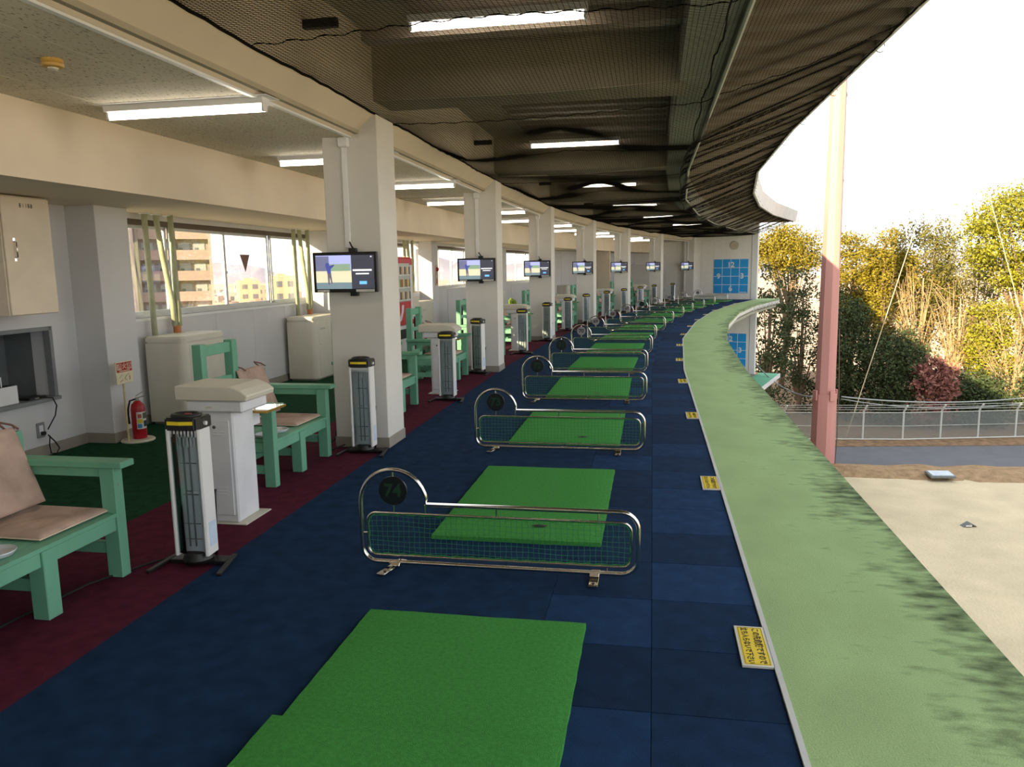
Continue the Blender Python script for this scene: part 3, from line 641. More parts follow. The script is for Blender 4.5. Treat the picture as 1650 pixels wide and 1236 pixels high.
# ------------------------------------------------------------------ yellow warning plates along the ledge
M_sy = mat('sign_yellow', C(232, 204, 30), 0.45, var=0.05); M_ink = mat('black_ink', C(24, 22, 18), 0.6); M_plate = mat('plate_white', C(205, 205, 200), 0.5)
pl_me = MB().box(-0.066, 0.066, -0.182, 0.182, 0, 0.010).mesh('plate', 0.001); pl_me.materials.append(M_plate)
ye_me = MB().box(-0.055, 0.055, -0.170, 0.170, 0.010, 0.0108).mesh('yellow_face'); ye_me.materials.append(M_sy)
bl = MB()
for a in ((-0.051, -0.049, -0.166, 0.166), (0.049, 0.051, -0.166, 0.166), (-0.051, 0.051, -0.166, -0.164), (-0.051, 0.051, 0.164, 0.166)): bl.box(*a, 0.0108, 0.0111)
bl_me = bl.mesh('border_line'); bl_me.materials.append(M_ink)
SGN = [-3.93, -1.33, 1.41] + [1.41 + 2.63 * i for i in range(1, 11)]
for i, s in enumerate(SGN):
    t = thing('warning_plate', 'yellow warning plate with black Japanese lettering beside the mat before divider %s' % WRD[i], 'sign', 'yellow warning plates'); put(t, s, 0.062, 0.0)
    obj('plate', pl_me, None, t); f = obj('yellow_face', ye_me, None, t); obj('border_line', bl_me, None, f)
    lettering('lettering', 'この先危険ですので', 0.036, M_ink, f, Matrix.Translation((0.022, 0, 0.0114)) @ flat_to_field(), 0.0006)
    lettering('lettering', '立ち入らないで下さい', 0.033, M_ink, f, Matrix.Translation((-0.026, 0, 0.0114)) @ flat_to_field(), 0.0006)
# ------------------------------------------------------------------ screens on the pillars
def em(name, col, st):
    return mat(name, col, 0.4, var=0.02, emit=st)
ME_sky = em('screen_sky', C(176, 182, 236), 0.75); ME_tree = em('screen_trees', C(120, 122, 158), 0.6); ME_sand = em('screen_fairway', C(226, 220, 186), 0.75); ME_hedge = em('screen_hedge', C(150, 176, 150), 0.6)
ME_low = em('screen_foreground', C(128, 150, 160), 0.6); ME_dark = em('screen_panel', C(74, 76, 90), 0.45); ME_fig = em('screen_figure', C(78, 88, 168), 0.6); ME_leg = em('screen_legs', C(120, 108, 132), 0.5); ME_txt = em('screen_text', C(236, 236, 236), 0.9); ME_btn = em('screen_button', C(110, 186, 248), 0.9)
def monitor_proto():   # 0.61 x 0.36 screen facing -Y, z measured from the screen centre
    t = thing('wall_screen_tv', '', 'screen', 'screens on the pillars')
    MB().box(-0.305, 0.305, -0.02, 0.02, -0.180, 0.180).build('housing', M_black, t, 0.006)
    Q_ = lambda nm, x0, x1, z0, z1, m, par, d=0.0: MB().box(x0, x1, -0.0215 - d, -0.020, z0, z1).build(nm, m, par)
    pic = Q_('picture', -0.277, 0.062, -0.148, 0.152, ME_sky, t)
    Q_('picture_trees', -0.277, -0.15, 0.01, 0.145, ME_tree, pic, .0003); Q_('picture_hedge', -0.15, 0.055, 0.01, 0.075, ME_hedge, pic, .0003); Q_('picture_fairway', -0.277, 0.062, -0.09, 0.012, ME_sand, pic, .0004); Q_('picture_foreground', -0.277, 0.062, -0.148, -0.09, ME_low, pic, .0004)
    MB().prism([(-0.180, 0.085), (-0.150, 0.085), (-0.145, 0.06), (-0.10, 0.07), (-0.10, 0.06), (-0.135, 0.03), (-0.132, -0.01), (-0.168, -0.01), (-0.175, 0.03), (-0.185, 0.06)], 'y', -0.0225, -0.0218).build('picture_figure', ME_fig, pic, label='small golfer in blue on the screen picture')
    MB().prism([(-0.168, -0.01), (-0.132, -0.01), (-0.122, -0.10), (-0.134, -0.10), (-0.146, -0.04), (-0.15, -0.11), (-0.162, -0.11)], 'y', -0.0225, -0.0218).build('picture_legs', ME_leg, pic)
    dp = Q_('menu_panel', 0.062, 0.277, -0.148, 0.152, ME_dark, t)
    Q_('menu_line', 0.075, 0.255, 0.010, 0.026, ME_txt, dp, .0004); Q_('menu_line', 0.102, 0.228, -0.020, -0.008, ME_txt, dp, .0004); Q_('menu_button', 0.135, 0.205, -0.108, -0.080, ME_btn, dp, .0004); Q_('menu_mark', 0.245, 0.258, 0.132, 0.142, ME_txt, dp, .0004)
    Q_('sticker', -0.27, -0.155, -0.176, -0.155, M_plate, t, .0004); Q_('sticker', 0.10, 0.275, -0.176, -0.153, M_plate, t, .0004)
    MB().box(0.03, 0.10, 0.01, 0.055, 0.175, 0.215).build('top_bracket', M_black, t, 0.003); MB().box(0.03, 0.10, 0.01, 0.055, -0.215, -0.175).build('bottom_bracket', M_black, t, 0.003)
    MB().box(-0.08, 0.12, 0.02, 0.085, -0.10, 0.10).build('wall_mount', M_black, t, 0.004)
    MB().tube([(0.03, 0.05, 0.27), (0.06, 0.02, 0.23), (0.10, 0.02, 0.175)], 0.008, 6).build('cable', M_rubber, t, smooth='all')
    return t
mp_ = monitor_proto()
ORD = ['first', 'second', 'third', 'fourth', 'fifth', 'sixth', 'seventh']
for m in range(7):
    t = mp_ if m == 0 else copy_tree(mp_)
    tag(t, 'flat screen showing a golfer, hung on the %s pillar of the row' % ORD[m], 'screen', 'screens on the pillars')
    s = -0.47 + LM * m - 0.085; put(t, s, 3.245, 1.64, [0.0, 0.02, 0.05, 0.08, 0.08, 0.08, 0.05][m])

# ------------------------------------------------------------------ fluorescent lights
M_lamp = bpy.data.materials.new('lamp_tube'); M_lamp.use_nodes = True; _b = M_lamp.node_tree.nodes['Principled BSDF']; _b.inputs['Base Color'].default_value = (1, 1, 1, 1); _b.inputs['Emission Color'].default_value = (1.0, 0.90, 0.74, 1); _b.inputs['Emission Strength'].default_value = 11.5
def lamp_proto(bay):
    t = thing('ceiling_light', '', 'light')
    MB().prism([(-0.055, 0.0), (-0.045, -0.045), (0.045, -0.045), (0.055, 0.0)], 'x', -0.61, 0.61).build('housing', M_white, t, 0.003)
    MB().tube([(-0.60, 0, -0.072), (0.60, 0, -0.072)], 0.024, 12).build('tube', M_lamp, t, smooth=True)
    for x in (-0.605, 0.585): MB().box(x, x + 0.02, -0.026, 0.026, -0.095, -0.04).build('end_cap', M_white, t, 0.003)
    if not bay: MB().box(-0.66, 0.66, -0.10, 0.10, -0.004, 0.0).build('back_plate', M_white, t)
    return t
lp = lamp_proto(False); first = True
for k in range(-4, 12):
    s = -2.1 + 2.6 * k
    t = lp if first else copy_tree(lp); first = False
    tag(t, ('fluorescent light on the lounge ceiling above the bench level with bay divider %s' % WRD[k]) if k >= 0 else 'fluorescent light on the lounge ceiling before the cabinet', 'light', 'lounge ceiling lights'); put(t, s, 3.74, 2.836)
lb_ = lamp_proto(True); first = True
for m in range(-2, 6):
    t = lb_ if first else copy_tree(lb_); first = False
    tag(t, ('fluorescent light above the black net near the %s pillar of the row' % ORD[m]) if m >= 0 else 'fluorescent light above the black net behind the first mat', 'light', 'bay ceiling lights'); put(t, -1.85 + LM * m, 1.56, 3.36)
t = thing('smoke_detector', 'yellowed round smoke detector on the lounge ceiling', 'detector'); put(t, -3.25, 3.80, 2.836)
MB().lathe([(0.04, -0.045), (0.055, -0.04), (0.058, -0.025), (0.05, -0.02), (0.055, -0.015), (0.055, 0.0)], 24).build('body', mat('yellowed_plastic', C(196, 158, 78), 0.5), t, smooth=True)
MB().lathe([(0.02, -0.055), (0.028, -0.05), (0.028, -0.044)], 16).build('sensor', mat('sensor_white', C(225, 220, 210), 0.5), t, smooth=True)

# ------------------------------------------------------------------ floor standing air conditioners and their lagged pipes
M_ac = mat('ac_cream', C(212, 207, 192), 0.5, var=0.04); M_lag = mat('pipe_lagging', C(176, 180, 148), 0.8, var=0.12, vs_=10, bump=0.3, bs=60); M_terra = mat('pipe_cap', C(176, 112, 66), 0.7)
def ac_unit(s0, label, w=0.95, d=0.46):
    t = thing('air_conditioner', label, 'air conditioner', 'floor air conditioners'); put(t, s0, 5.97)
    def rr(x0, x1, y0, y1, r):
        p = []
        for cx, cy, a in ((x1 - r, y0 + r, -90), (x1 - r, y1 - r, 0)): p += [(cx + r * math.cos(math.radians(a + 90 * i / 5)), cy + r * math.sin(math.radians(a + 90 * i / 5))) for i in range(6)]
        return [(x0, y0)] + p + [(x0, y1)]
    MB().prism(rr(0, d, 0, w, 0.09), 'z', 0.03, 0.90).build('body', M_ac, t, smooth=True)
    MB().prism(rr(0, d + 0.008, -0.008, w + 0.008, 0.10), 'z', 0.90, 0.975).build('top_cover', M_ac, t, 0.018, smooth=True, seg=2)
    MB().prism(rr(0.02, d - 0.03, 0.03, w - 0.03, 0.07), 'z', 0.0, 0.03).build('plinth', M_base, t)
    dr = MB().box(d - 0.001, d + 0.004, 0.11, w - 0.11, 0.06, 0.88).build('front_panel', M_ac, t, 0.003)
    MB().box(d + 0.004, d + 0.006, 0.16, 0.34, 0.77, 0.80).build('name_plate', mat('nameplate_grey', C(186, 184, 176), 0.5), dr)
    MB().cyl((d + 0.003, 0.15, 0.55), (d + 0.008, 0.15, 0.55), 0.009, 10).build('lock', M_steel, dr)
    return t
def pipes(s0, label, grp='lagged pipes'):
    t = thing('lagged_pipe_set', label, 'pipe', grp); put(t, s0, 5.95)
    MB().tube([(0, 0.22, 0.975), (0, 0.21, 1.6), (0, 0.20, 2.31)], 0.032, 10).build('pipe', M_lag, t, smooth='all')
    MB().tube([(0, 0.60, 1.05), (0, 0.58, 1.35), (0, 0.47, 1.85), (0, 0.40, 2.31)], 0.032, 10).build('pipe', M_lag, t, smooth='all')
    MB().tube([(0.03, 0.64, 1.05), (0.03, 0.63, 1.6), (0.03, 0.62, 2.31)], 0.032, 10).build('pipe', M_lag, t, smooth='all')
    MB().cyl((0.01, 0.62, 0.975), (0.01, 0.62, 1.06), 0.042, 12).build('pipe_cap', M_terra, t)
    for y in (0.20, 0.40, 0.62): MB().lathe([(0.05, 2.298), (0.06, 2.305), (0.06, 2.309)], 14, (0.0, y, 0)).build('ceiling_ring', M_white, t)
ac_unit(0.34, 'cream floor air conditioner under the window beside the fire extinguisher column', 0.86); pipes(0.28, 'three pale green lagged pipes rising from the first cream air conditioner')
ac_unit(3.70, 'cream floor air conditioner half hidden by the first pillar'); pipes(3.85, 'pale green lagged pipes rising from the second air conditioner behind the first screen')
ac_unit(8.55, 'cream floor air conditioner beyond the drinks machine'); pipes(8.7, 'pale green lagged pipes beside the drinks machine window')
ac_unit(14.2, 'cream floor air conditioner behind the third pillar'); ac_unit(21.6, 'cream floor air conditioner near the cream partition wall')
tt = thing('hanging_cord', 'dark cord with a pale pull handle hanging by the partition wall', 'cord'); put(tt, 24.3, 5.5)
MB().tube([(0, 0, 2.31), (0.0, 0, 1.8), (0.05, 0, 1.4), (0.06, 0, 1.05)], 0.010, 6).build('cord', M_bronze, tt); MB().box(0.035, 0.085, -0.03, 0.03, 0.88, 1.06).build('handle', M_plate, tt, 0.005); MB().tube([(-0.12, 0, 2.31), (-0.12, 0, 0.0)], 0.02, 8).build('pole', M_bronze, tt)

# ------------------------------------------------------------------ wall cabinet, niche, outlet, fire extinguisher
M_cab = mat('cabinet_cream', C(224, 210, 190), 0.55, var=0.05)
t = thing('wall_cabinet', 'cream wall cabinet with a chrome handle under the boxed beam', 'cabinet'); put(t, -1.79, 6.05)
MB().box(0, 0.42, 0, 0.52, 1.33, 2.30).build('body', M_cab, t, 0.004)
d = MB().box(0.42, 0.438, 0.008, 0.512, 1.335, 2.29).build('door', M_cab, t, 0.004)
h = MB(); h.tube([(0.44, 0.10, 1.93), (0.46, 0.10, 1.925), (0.46, 0.10, 1.805), (0.44, 0.10, 1.80)], 0.006, 8); hd = h.build('handle', M_chrome, d, smooth='all', label='chrome handle')
for z in (1.785, 1.945): MB().box(0.437, 0.442, 0.088, 0.112, z - 0.016, z + 0.016).build('handle_plate', M_chrome, hd, 0.002)
for i, (y, w, a) in enumerate(((0.20, 0.024, 1), (0.232, 0.016, 0), (0.262, 0.016, 0), (0.290, 0.024, 1), (0.318, 0.024, 1))):   # the small dark characters on the door, too worn to read
    q = MB(); m_ = M_ink if a else mat('faded_ink', C(170, 156, 138), 0.7)
    for k, (yy, zz, ww, hh) in enumerate(((0, 0, w, 0.006), (0, 0.012, w * .8, 0.005), (0, -0.012, w, 0.005), (0.002, 0, 0.005, 0.034))): q.box(0.438, 0.4388, y + yy - ww / 2, y + yy + ww / 2, 2.225 + zz - hh / 2, 2.225 + zz + hh / 2)
    q.build('character_mark', m_, d)
M_niche = mat('niche_grey', C(128, 132, 132), 0.7, var=0.08); M_niched = mat('niche_dark', C(110, 116, 116), 0.7, var=0.1)
n = MB(); lbox(-2.05, -0.92, 6.55, 6.6, 0.5, 1.2, n); lbox(-2.07, -2.05, 6.05, 6.6, 0.5, 1.2, n); lbox(-0.92, -0.90, 6.25, 6.6, 0.5, 1.2, n); lbox(-2.05, -0.92, 6.25, 6.6, 1.17, 1.2, n); lbox(-2.05, -0.92, 6.25, 6.6, 0.5, 0.53, n)
ni = struct('wall_niche', n, M_niched, 'dark grey recess in the lounge wall below the cabinet', 'recess')
f = MB(); lbox(-2.08, -0.92, 6.03, 6.10, 1.15, 1.185, f); lbox(-0.945, -0.905, 6.03, 6.10, 0.53, 1.185, f); lbox(-2.08, -0.905, 6.0, 6.25, 0.50, 0.532, f); f.build('frame', M_niche, ni, 0.002)
lbox(-1.42, -1.36, 6.40, 6.55, 0.53, 1.15).build('divider_strip', M_niche, ni); lbox(-1.62, -1.52, 6.42, 6.55, 0.90, 1.12).build('back_box', M_niche, ni)
t = thing('router_box', 'white box with a thin aerial standing in the wall recess', 'box'); put(t, -1.50, 6.12, 0.532)
MB().box(-0.05, 0.06, -0.20, 0.16, 0, 0.16).build('case', M_white, t, 0.004); MB().box(-0.045, 0.055, -0.19, 0.15, 0.16, 0.162).build('lid_gap', M_black, t); MB().cyl((0.03, 0.02, 0.16), (0.03, 0.02, 0.25), 0.005, 6).build('aerial', M_white, t)
t = thing('media_player', 'flat black device lying in the wall recess', 'device'); put(t, -1.12, 6.12, 0.532)
MB().box(-0.07, 0.07, -0.11, 0.09, 0, 0.022).build('case', M_black, t, 0.004); MB().box(0.07, 0.071, -0.05, 0.0, 0.007, 0.014).build('slot', M_steel, t)
t = thing('wall_outlet', 'grey wall outlet below the recess', 'outlet'); put(t, -1.15, 6.05, 0.245)
MB().box(0, 0.012, -0.045, 0.045, -0.07, 0.07).build('plate', M_niche, t, 0.003); MB().box(0.012, 0.016, -0.025, 0.025, -0.045, 0.045).build('socket', M_white, t, 0.002); MB().box(0.016, 0.05, -0.018, 0.018, -0.045, -0.012).build('plug', M_black, t, 0.004)
w = MB(); e = lambda s, r, z: P(s, r, z)
w.tube([e(-1.12, 6.05, 0.55), e(-1.04, 5.98, 0.53), e(-0.99, 5.99, 0.45), e(-1.02, 5.99, 0.36), e(-1.13, 5.985, 0.25)], 0.006, 6)
tag(w.build('power_cable', M_rubber, smooth='all'), 'black cable from the wall recess down to the outlet', 'cable')
w = MB(); w.tube([e(-1.14, 5.98, 0.20), e(-1.06, 5.985, 0.12), e(-1.02, 5.98, 0.05), e(-1.06, 5.98, 0.008), e(-1.12, 5.985, 0.02), e(-1.13, 5.985, 0.10), e(-1.12, 5.98, 0.19)], 0.006, 6)
tag(w.build('power_cable', M_rubber, smooth='all'), 'black cable looping from the outlet to the carpet', 'cable')

M_red = mat('extinguisher_red', C(168, 22, 34), 0.3, var=0.04); M_ivory = mat('ivory_plastic', C(216, 210, 194), 0.5)
t = thing('extinguisher_stand', 'ivory floor disc with a post carrying the red fire extinguisher sign', 'sign'); put(t, -0.44, 5.58)
MB().lathe([(0.155, 0.0), (0.16, 0.012), (0.15, 0.022), (0.001, 0.024)], 32).build('disc', M_ivory, t, smooth=True)
MB().tube([(-0.02, -0.115, 0.02), (-0.015, -0.125, 0.60)], 0.010, 8).build('post', mat('post_cream', C(206, 190, 140), 0.5), t)
sg = MB().box(0.0, 0.010, -0.245, -0.005, 0.60, 0.815).build('sign_board', mat('sign_cream', C(222, 210, 178), 0.5), t, 0.002)
MB().box(0.0101, 0.0112, -0.235, -0.015, 0.715, 0.808).build('sign_red_band', M_red, sg)
sidefront = Matrix(((0, 0, 1, 0), (1, 0, 0, 0), (0, 1, 0, 0), (0, 0, 0, 1)))   # text facing +X (towards the field), reading along +Y
MB().box(0.0113, 0.0116, -0.228, -0.165, 0.738, 0.80).build('sign_patch', MATS['sign_cream'], sg); MB().box(0.0113, 0.0116, -0.085, -0.022, 0.738, 0.80).build('sign_patch', MATS['sign_cream'], sg)
lettering('lettering', '消', 0.062, M_red, sg, Matrix.Translation((0.0119, -0.196, 0.769)) @ sidefront, 0.001); lettering('lettering', '火', 0.062, MATS['sign_cream'], sg, Matrix.Translation((0.0119, -0.125, 0.769)) @ sidefront, 0.001); lettering('lettering', '器', 0.062, M_red, sg, Matrix.Translation((0.0119, -0.054, 0.769)) @ sidefront, 0.001)
q = MB(); q.box(0.0113, 0.0116, -0.20, -0.05, 0.722, 0.730); q.build('sign_line', MATS['sign_cream'], sg)
for y0, z0, y1, z1, m_ in ((-0.21, 0.66, -0.17, 0.69, M_green), (-0.20, 0.62, -0.16, 0.64, M_red), (-0.13, 0.65, -0.10, 0.68, M_green), (-0.13, 0.65, -0.10, 0.63, M_green), (-0.06, 0.63, -0.06, 0.67, M_red), (-0.10, 0.68, -0.06, 0.69, M_red)):
    MB().bar((0.0113, y0, z0), (0.0113, y1, z1 + 1e-4), 0.001, 0.008, up=(1, 0, 0.01)).build('sign_drawing', m_, sg)
t = thing('fire_extinguisher', 'red fire extinguisher standing on an ivory disc by the column', 'extinguisher'); put(t, -0.42, 5.57, 0.024)
b = MB().lathe([(0.064, 0.0), (0.066, 0.01), (0.066, 0.30), (0.058, 0.34), (0.03, 0.372), (0.022, 0.38)], 28).build('cylinder', M_red, t, smooth=True)
lab_ = MB(); pts = [(0.0668 * math.sin(a), -0.0668 * math.cos(a)) for a in [math.radians(20 + 110 * i / 8) for i in range(9)]]
lab_.prism(pts + [(x * 1.008, y * 1.008) for x, y in pts[::-1]], 'z', 0.10, 0.27); lb2 = lab_.build('label', mat('label_white', C(214, 214, 206), 0.5), b)
for k, (a0, a1, z0, z1, c) in enumerate(((25, 70, .16, .20, (222, 196, 60)), (25, 60, .11, .15, (70, 140, 190)), (75, 125, .12, .18, (40, 44, 60)), (30, 60, .21, .25, (200, 90, 80)), (70, 120, .20, .26, (90, 96, 70)))):
    pp = [(0.0678 * math.sin(a), -0.0678 * math.cos(a)) for a in [math.radians(a0 + (a1 - a0) * i / 4) for i in range(5)]]
    MB().prism(pp + [(x * 1.006, y * 1.006) for x, y in pp[::-1]], 'z', z0, z1).build('label_print', mat('label_c%d' % k, C(*c), 0.5), lb2)
MB().cyl((0, 0, 0.375), (0, 0, 0.41), 0.018, 12).build('valve', M_steel, t); MB().bar((-0.01, 0, 0.405), (0.07, 0.02, 0.425), 0.018, 0.008).build('carry_handle', M_steel, t); MB().bar((-0.01, 0, 0.425), (0.06, 0.02, 0.47), 0.018, 0.006).build('lever', M_steel, t)
MB().tube([(-0.015, -0.01, 0.395), (-0.06, -0.03, 0.38), (-0.078, -0.04, 0.30), (-0.080, -0.045, 0.22)], 0.009, 8).build('hose', M_rubber, t, smooth='all'); MB().cyl((-0.080, -0.045, 0.22), (-0.080, -0.045, 0.15), 0.012, 10, 0.016).build('nozzle', M_rubber, t)

# ------------------------------------------------------------------ drinks machine, furniture and odd items deeper in the lounge
M_vred = mat('machine_red', C(196, 30, 58), 0.35); M_vwhite = mat('machine_white', C(222, 220, 222), 0.4); M_vglass = mat('display_glass', C(184, 190, 186), 0.15, var=0.05)
t = thing('drinks_machine', 'red and white drinks vending machine between the first and second pillars', 'vending machine'); put(t, 6.25, 5.95)
MB().box(0, 0.72, 0, 1.0, 0.02, 1.90).build('cabinet', M_vred, t, 0.015)
MB().box(0.05, 0.70, 0.05, 0.95, 0, 0.03).build('plinth', M_black, t)
dr = MB().box(0.72, 0.755, 0.01, 0.99, 0.62, 1.88).build('door', M_vred, t, 0.012)
wn_ = MB().box(0.755, 0.760, 0.04, 0.80, 1.06, 1.78).build('display_window', M_vglass, dr)
cols = [(200, 170, 120), (120, 140, 90), (220, 210, 200), (180, 90, 70), (100, 90, 80), (210, 200, 140)]
for rw in range(3):
    MB().box(0.760, 0.768, 0.05, 0.79, 1.08 + rw * 0.235, 1.10 + rw * 0.235).build('shelf', M_vwhite, wn_)
    for c in range(9):
        y = 0.09 + c * 0.082; k = (rw * 3 + c * 2) % 6
        MB().cyl((0.762, y, 1.105 + rw * 0.235), (0.762, y, 1.105 + rw * 0.235 + 0.14), 0.028, 8).build('drink_can', mat('can_%d' % k, C(*cols[k]), 0.4), wn_, smooth=True)
lo = MB().box(0.72, 0.752, 0.01, 0.99, 0.06, 0.61).build('lower_door', M_vwhite, t, 0.01)
MB().box(0.752, 0.757, 0.15, 0.80, 0.36, 0.54).build('delivery_slot', M_black, lo, 0.004)
MB().box(0.756, 0.760, 0.83, 0.96, 0.70, 1.75).build('coin_panel', M_vwhite, dr, 0.003)
sw = [(0.05, 0.66), (0.12, 0.66), (0.30, 0.72), (0.42, 0.88), (0.44, 1.0), (0.34, 1.0), (0.30, 0.86), (0.20, 0.77), (0.05, 0.74)]
MB().prism(sw, 'x', 0.755, 0.758).build('white_swoosh', M_vwhite, dr); MB().prism([(0.55, 0.64), (0.74, 0.64), (0.63, 0.90), (0.58, 0.90)], 'x', 0.755, 0.758).build('white_wedge', M_vwhite, dr)
MB().box(0.752, 0.755, 0.10, 0.26, 0.26, 0.32).build('green_sticker', M_green, lo)
t = thing('white_machine', 'white cabinet on a dark topped desk beside the drinks machine', 'machine'); put(t, 7.55, 5.95)
MB().box(0, 0.55, 0, 0.62, 0.70, 1.18).build('body', M_white, t, 0.02); MB().box(0.55, 0.56, 0.06, 0.56, 0.76, 1.12).build('panel', M_ivory, t, 0.005)
t = thing('side_desk', 'brown side desk under the white cabinet', 'desk'); put(t, 7.5, 5.97)
M_brown = mat('desk_brown', C(120, 84, 66), 0.6); MB().box(0, 0.60, 0, 0.75, 0.66, 0.70).build('desk_top', M_black, t, 0.004)
for y in (0.02, 0.70): MB().box(0.02, 0.56, y, y + 0.03, 0, 0.66).build('side_panel', M_brown, t)
MB().box(0.02, 0.05, 0.05, 0.70, 0.05, 0.66).build('back_panel', M_brown, t)
def armchair(label, s, r, rot, m, w=0.72):
    t = thing('lounge_armchair', label, 'armchair'); put(t, s, r, 0, rot)
    MB().box(-0.32, 0.34, -w / 2, w / 2, 0.10, 0.40).build('seat', m, t, 0.05, smooth=True, seg=3)
    MB().prism([(-0.40, 0.10), (-0.22, 0.10), (-0.26, 0.50), (-0.34, 0.82), (-0.44, 0.80)], 'y', -w / 2, w / 2).build('backrest', m, t, 0.04, smooth=True, seg=3)
    for sg_ in (-1, 1): MB().prism([(-0.36, 0.10), (0.32, 0.10), (0.34, 0.50), (0.10, 0.56), (-0.32, 0.62)], 'y', sg_ * w / 2 - 0.06, sg_ * w / 2 + 0.06).build('arm', m, t, 0.03, smooth=True, seg=3)
    for x in (-0.28, 0.28):
        for y in (-w / 2 + .05, w / 2 - .05): MB().cyl((x, y, 0), (x, y, 0.12), 0.02, 8).build('leg', M_black, t)
armchair('black leather armchair beyond the third air conditioner', 10.9, 4.95, 0.6, mat('black_leather', C(34, 34, 36), 0.4))
armchair('lime green armchair against the wall behind the second pillar', 14.0, 4.60, 0.4, mat('lime_cloth', C(132, 156, 40), 0.8), 0.95)
t = thing('alarm_panel', 'small red fire alarm lamp and call point on a wall column', 'alarm'); put(t, 10.40, 5.73, 1.40)
MB().box(0, 0.02, -0.06, 0.06, -0.12, 0.36).build('plate', mat('alarm_plate', C(206, 176, 158), 0.5), t, 0.004); MB().lathe([(0.05, 0), (0.05, 0.02), (0.035, 0.045), (0.001, 0.055)], 16).build('lamp', M_red, t, smooth=True).matrix_local = Matrix.Translation((0.02, 0, 0.26)) @ Matrix.Rotation(math.pi / 2, 4, 'Y')
MB().prism([(-0.03, -0.08), (0.03, -0.08), (0.035, 0.0), (0.0, 0.08), (-0.035, 0.0)], 'x', 0.02, 0.026).build('call_point', M_red, t); MB().box(0.02, 0.024, -0.012, 0.012, 0.11, 0.20).build('strip', M_red, t)

# ------------------------------------------------------------------ cables on the carpet by the heaters
def cable(pts, label):
    w = MB(); w.tube([P(s, r, z) for s, r, z in pts], 0.006, 6); tag(w.build('floor_cable', M_rubber, smooth='all'), label, 'cable', 'heater cables')
cable([(-3.25, 3.20, 0.02), (-3.45, 3.35, 0.007), (-3.75, 3.48, 0.007), (-4.2, 3.53, 0.007), (-4.7, 3.55, 0.007), (-5.4, 3.58, 0.007)], 'black cable running from the heater by divider seventy-four under the bench')
for i in (1, 3):
    s = S_DIV[i] - 0.15
    cable([(s, 3.32, 0.05), (s - 0.05, 3.42, 0.01), (s + 0.02, 3.50, 0.007), (s + 0.12, 3.55, 0.007), (s + 0.22, 3.52, 0.04), (s + 0.30, 3.50, 0.22), (s + 0.36, 3.49, 0.45)], 'black cable curling beside the pillar heater at divider %s' % WRD[i])

# ------------------------------------------------------------------ target boards and clock on the end wall
M_board = mat('board_blue', C(34, 156, 230), 0.45, var=0.03); M_bw = mat('board_white', C(226, 232, 236), 0.5)
def target(z0, label):
    t = thing('target_board', label, 'board', 'blue numbered target boards'); put(t, 31.885, 1.19, z0)
    MB().box(-0.82, 0.82, -0.012, 0, 0, 1.63).build('board', M_board, t, 0.003)
    for k in range(1, 4):
        MB().box(-0.82 + 0.41 * k - 0.012, -0.82 + 0.41 * k + 0.012, -0.0135, -0.012, 0, 1.63).build('grid_line', M_bw, t); MB().box(-0.82, 0.82, -0.0135, -0.012, 0.4075 * k - 0.012, 0.4075 * k + 0.012).build('grid_line', M_bw, t)
    for tx, x, z in (('12', 0, 1.36), ('3', 0.54, 0.815), ('6', 0, 0.22), ('9', -0.58, 0.815)): lettering('numeral', tx, 0.34, M_bw, t, Matrix.Translation((x, -0.0145, z)) @ rot_front(), 0.012)
    MB().box(0.44, 0.78, -0.0135, -0.012, 0.03, 0.06).build('maker_strip', M_bw, t)
target(0.30, 'blue clock style target board with white grid on the upper end wall')
target(-3.29, 'blue clock style target board on the end wall of the lower storey')
t = thing('wall_clock', 'plain round white clock high on the end wall', 'clock'); put(t, 31.885, 1.03, 2.58)
o = MB().lathe([(0.17, 0), (0.205, 0.01), (0.205, 0.05), (0.185, 0.065), (0.17, 0.05), (0.001, 0.05)], 32).build('case', mat('clock_cream', C(196, 186, 166), 0.4), t, smooth=True); o.matrix_local = Matrix.Rotation(math.pi / 2, 4, 'X')
for a, l in ((0.5, 0.10), (2.4, 0.13)): MB().bar((0, -0.053, 0), (math.sin(a) * l, -0.053, math.cos(a) * l), 0.004, 0.01, up=(0, 1, 0)).build('hand', M_niche, t)

# ------------------------------------------------------------------ overhead net, one strand at a time
RK = [0.1, 0.45, 0.85, 1.2, 1.55, 1.95, 2.35, 2.65, 2.95]; DK = [-0.09, -0.08, -0.03, 0.07, 0.15, 0.04, -0.08, -0.10, 0.0]
def net_z(s, r):
    k = round((s - 1.75) / LM); d = s - 1.75 - k * LM; val = math.exp(-(d / 0.8) ** 2) * (0.25 if k < 0 else 1.0); asym = math.exp(-((d - 1.3) / 0.9) ** 2)
    if r >= 0.1:
        u = (2.95 - r) / 2.85; z = 3.025 + 0.045 * u - 0.035 * math.sin(math.pi * u) + 0.006 * math.sin(s * 3.1 + r * 2)
        return z + val * float(np.interp(r, RK, DK)) + 0.07 * asym * math.sin(math.pi * u)
    u = (0.1 - r) / 1.6; z = 3.07 + 0.55 * u ** 0.85; q = math.sin(math.pi * u)
    z -= q * (0.04 + (0.045 * math.sin(s * 4.2 + u * 1.5) + 0.03 * math.sin(s * 9.5 + 2 * u)) * min(1, max(0.2, (s + 2) / 6)))
    return z - 0.09 * val * (1 - u) ** 2
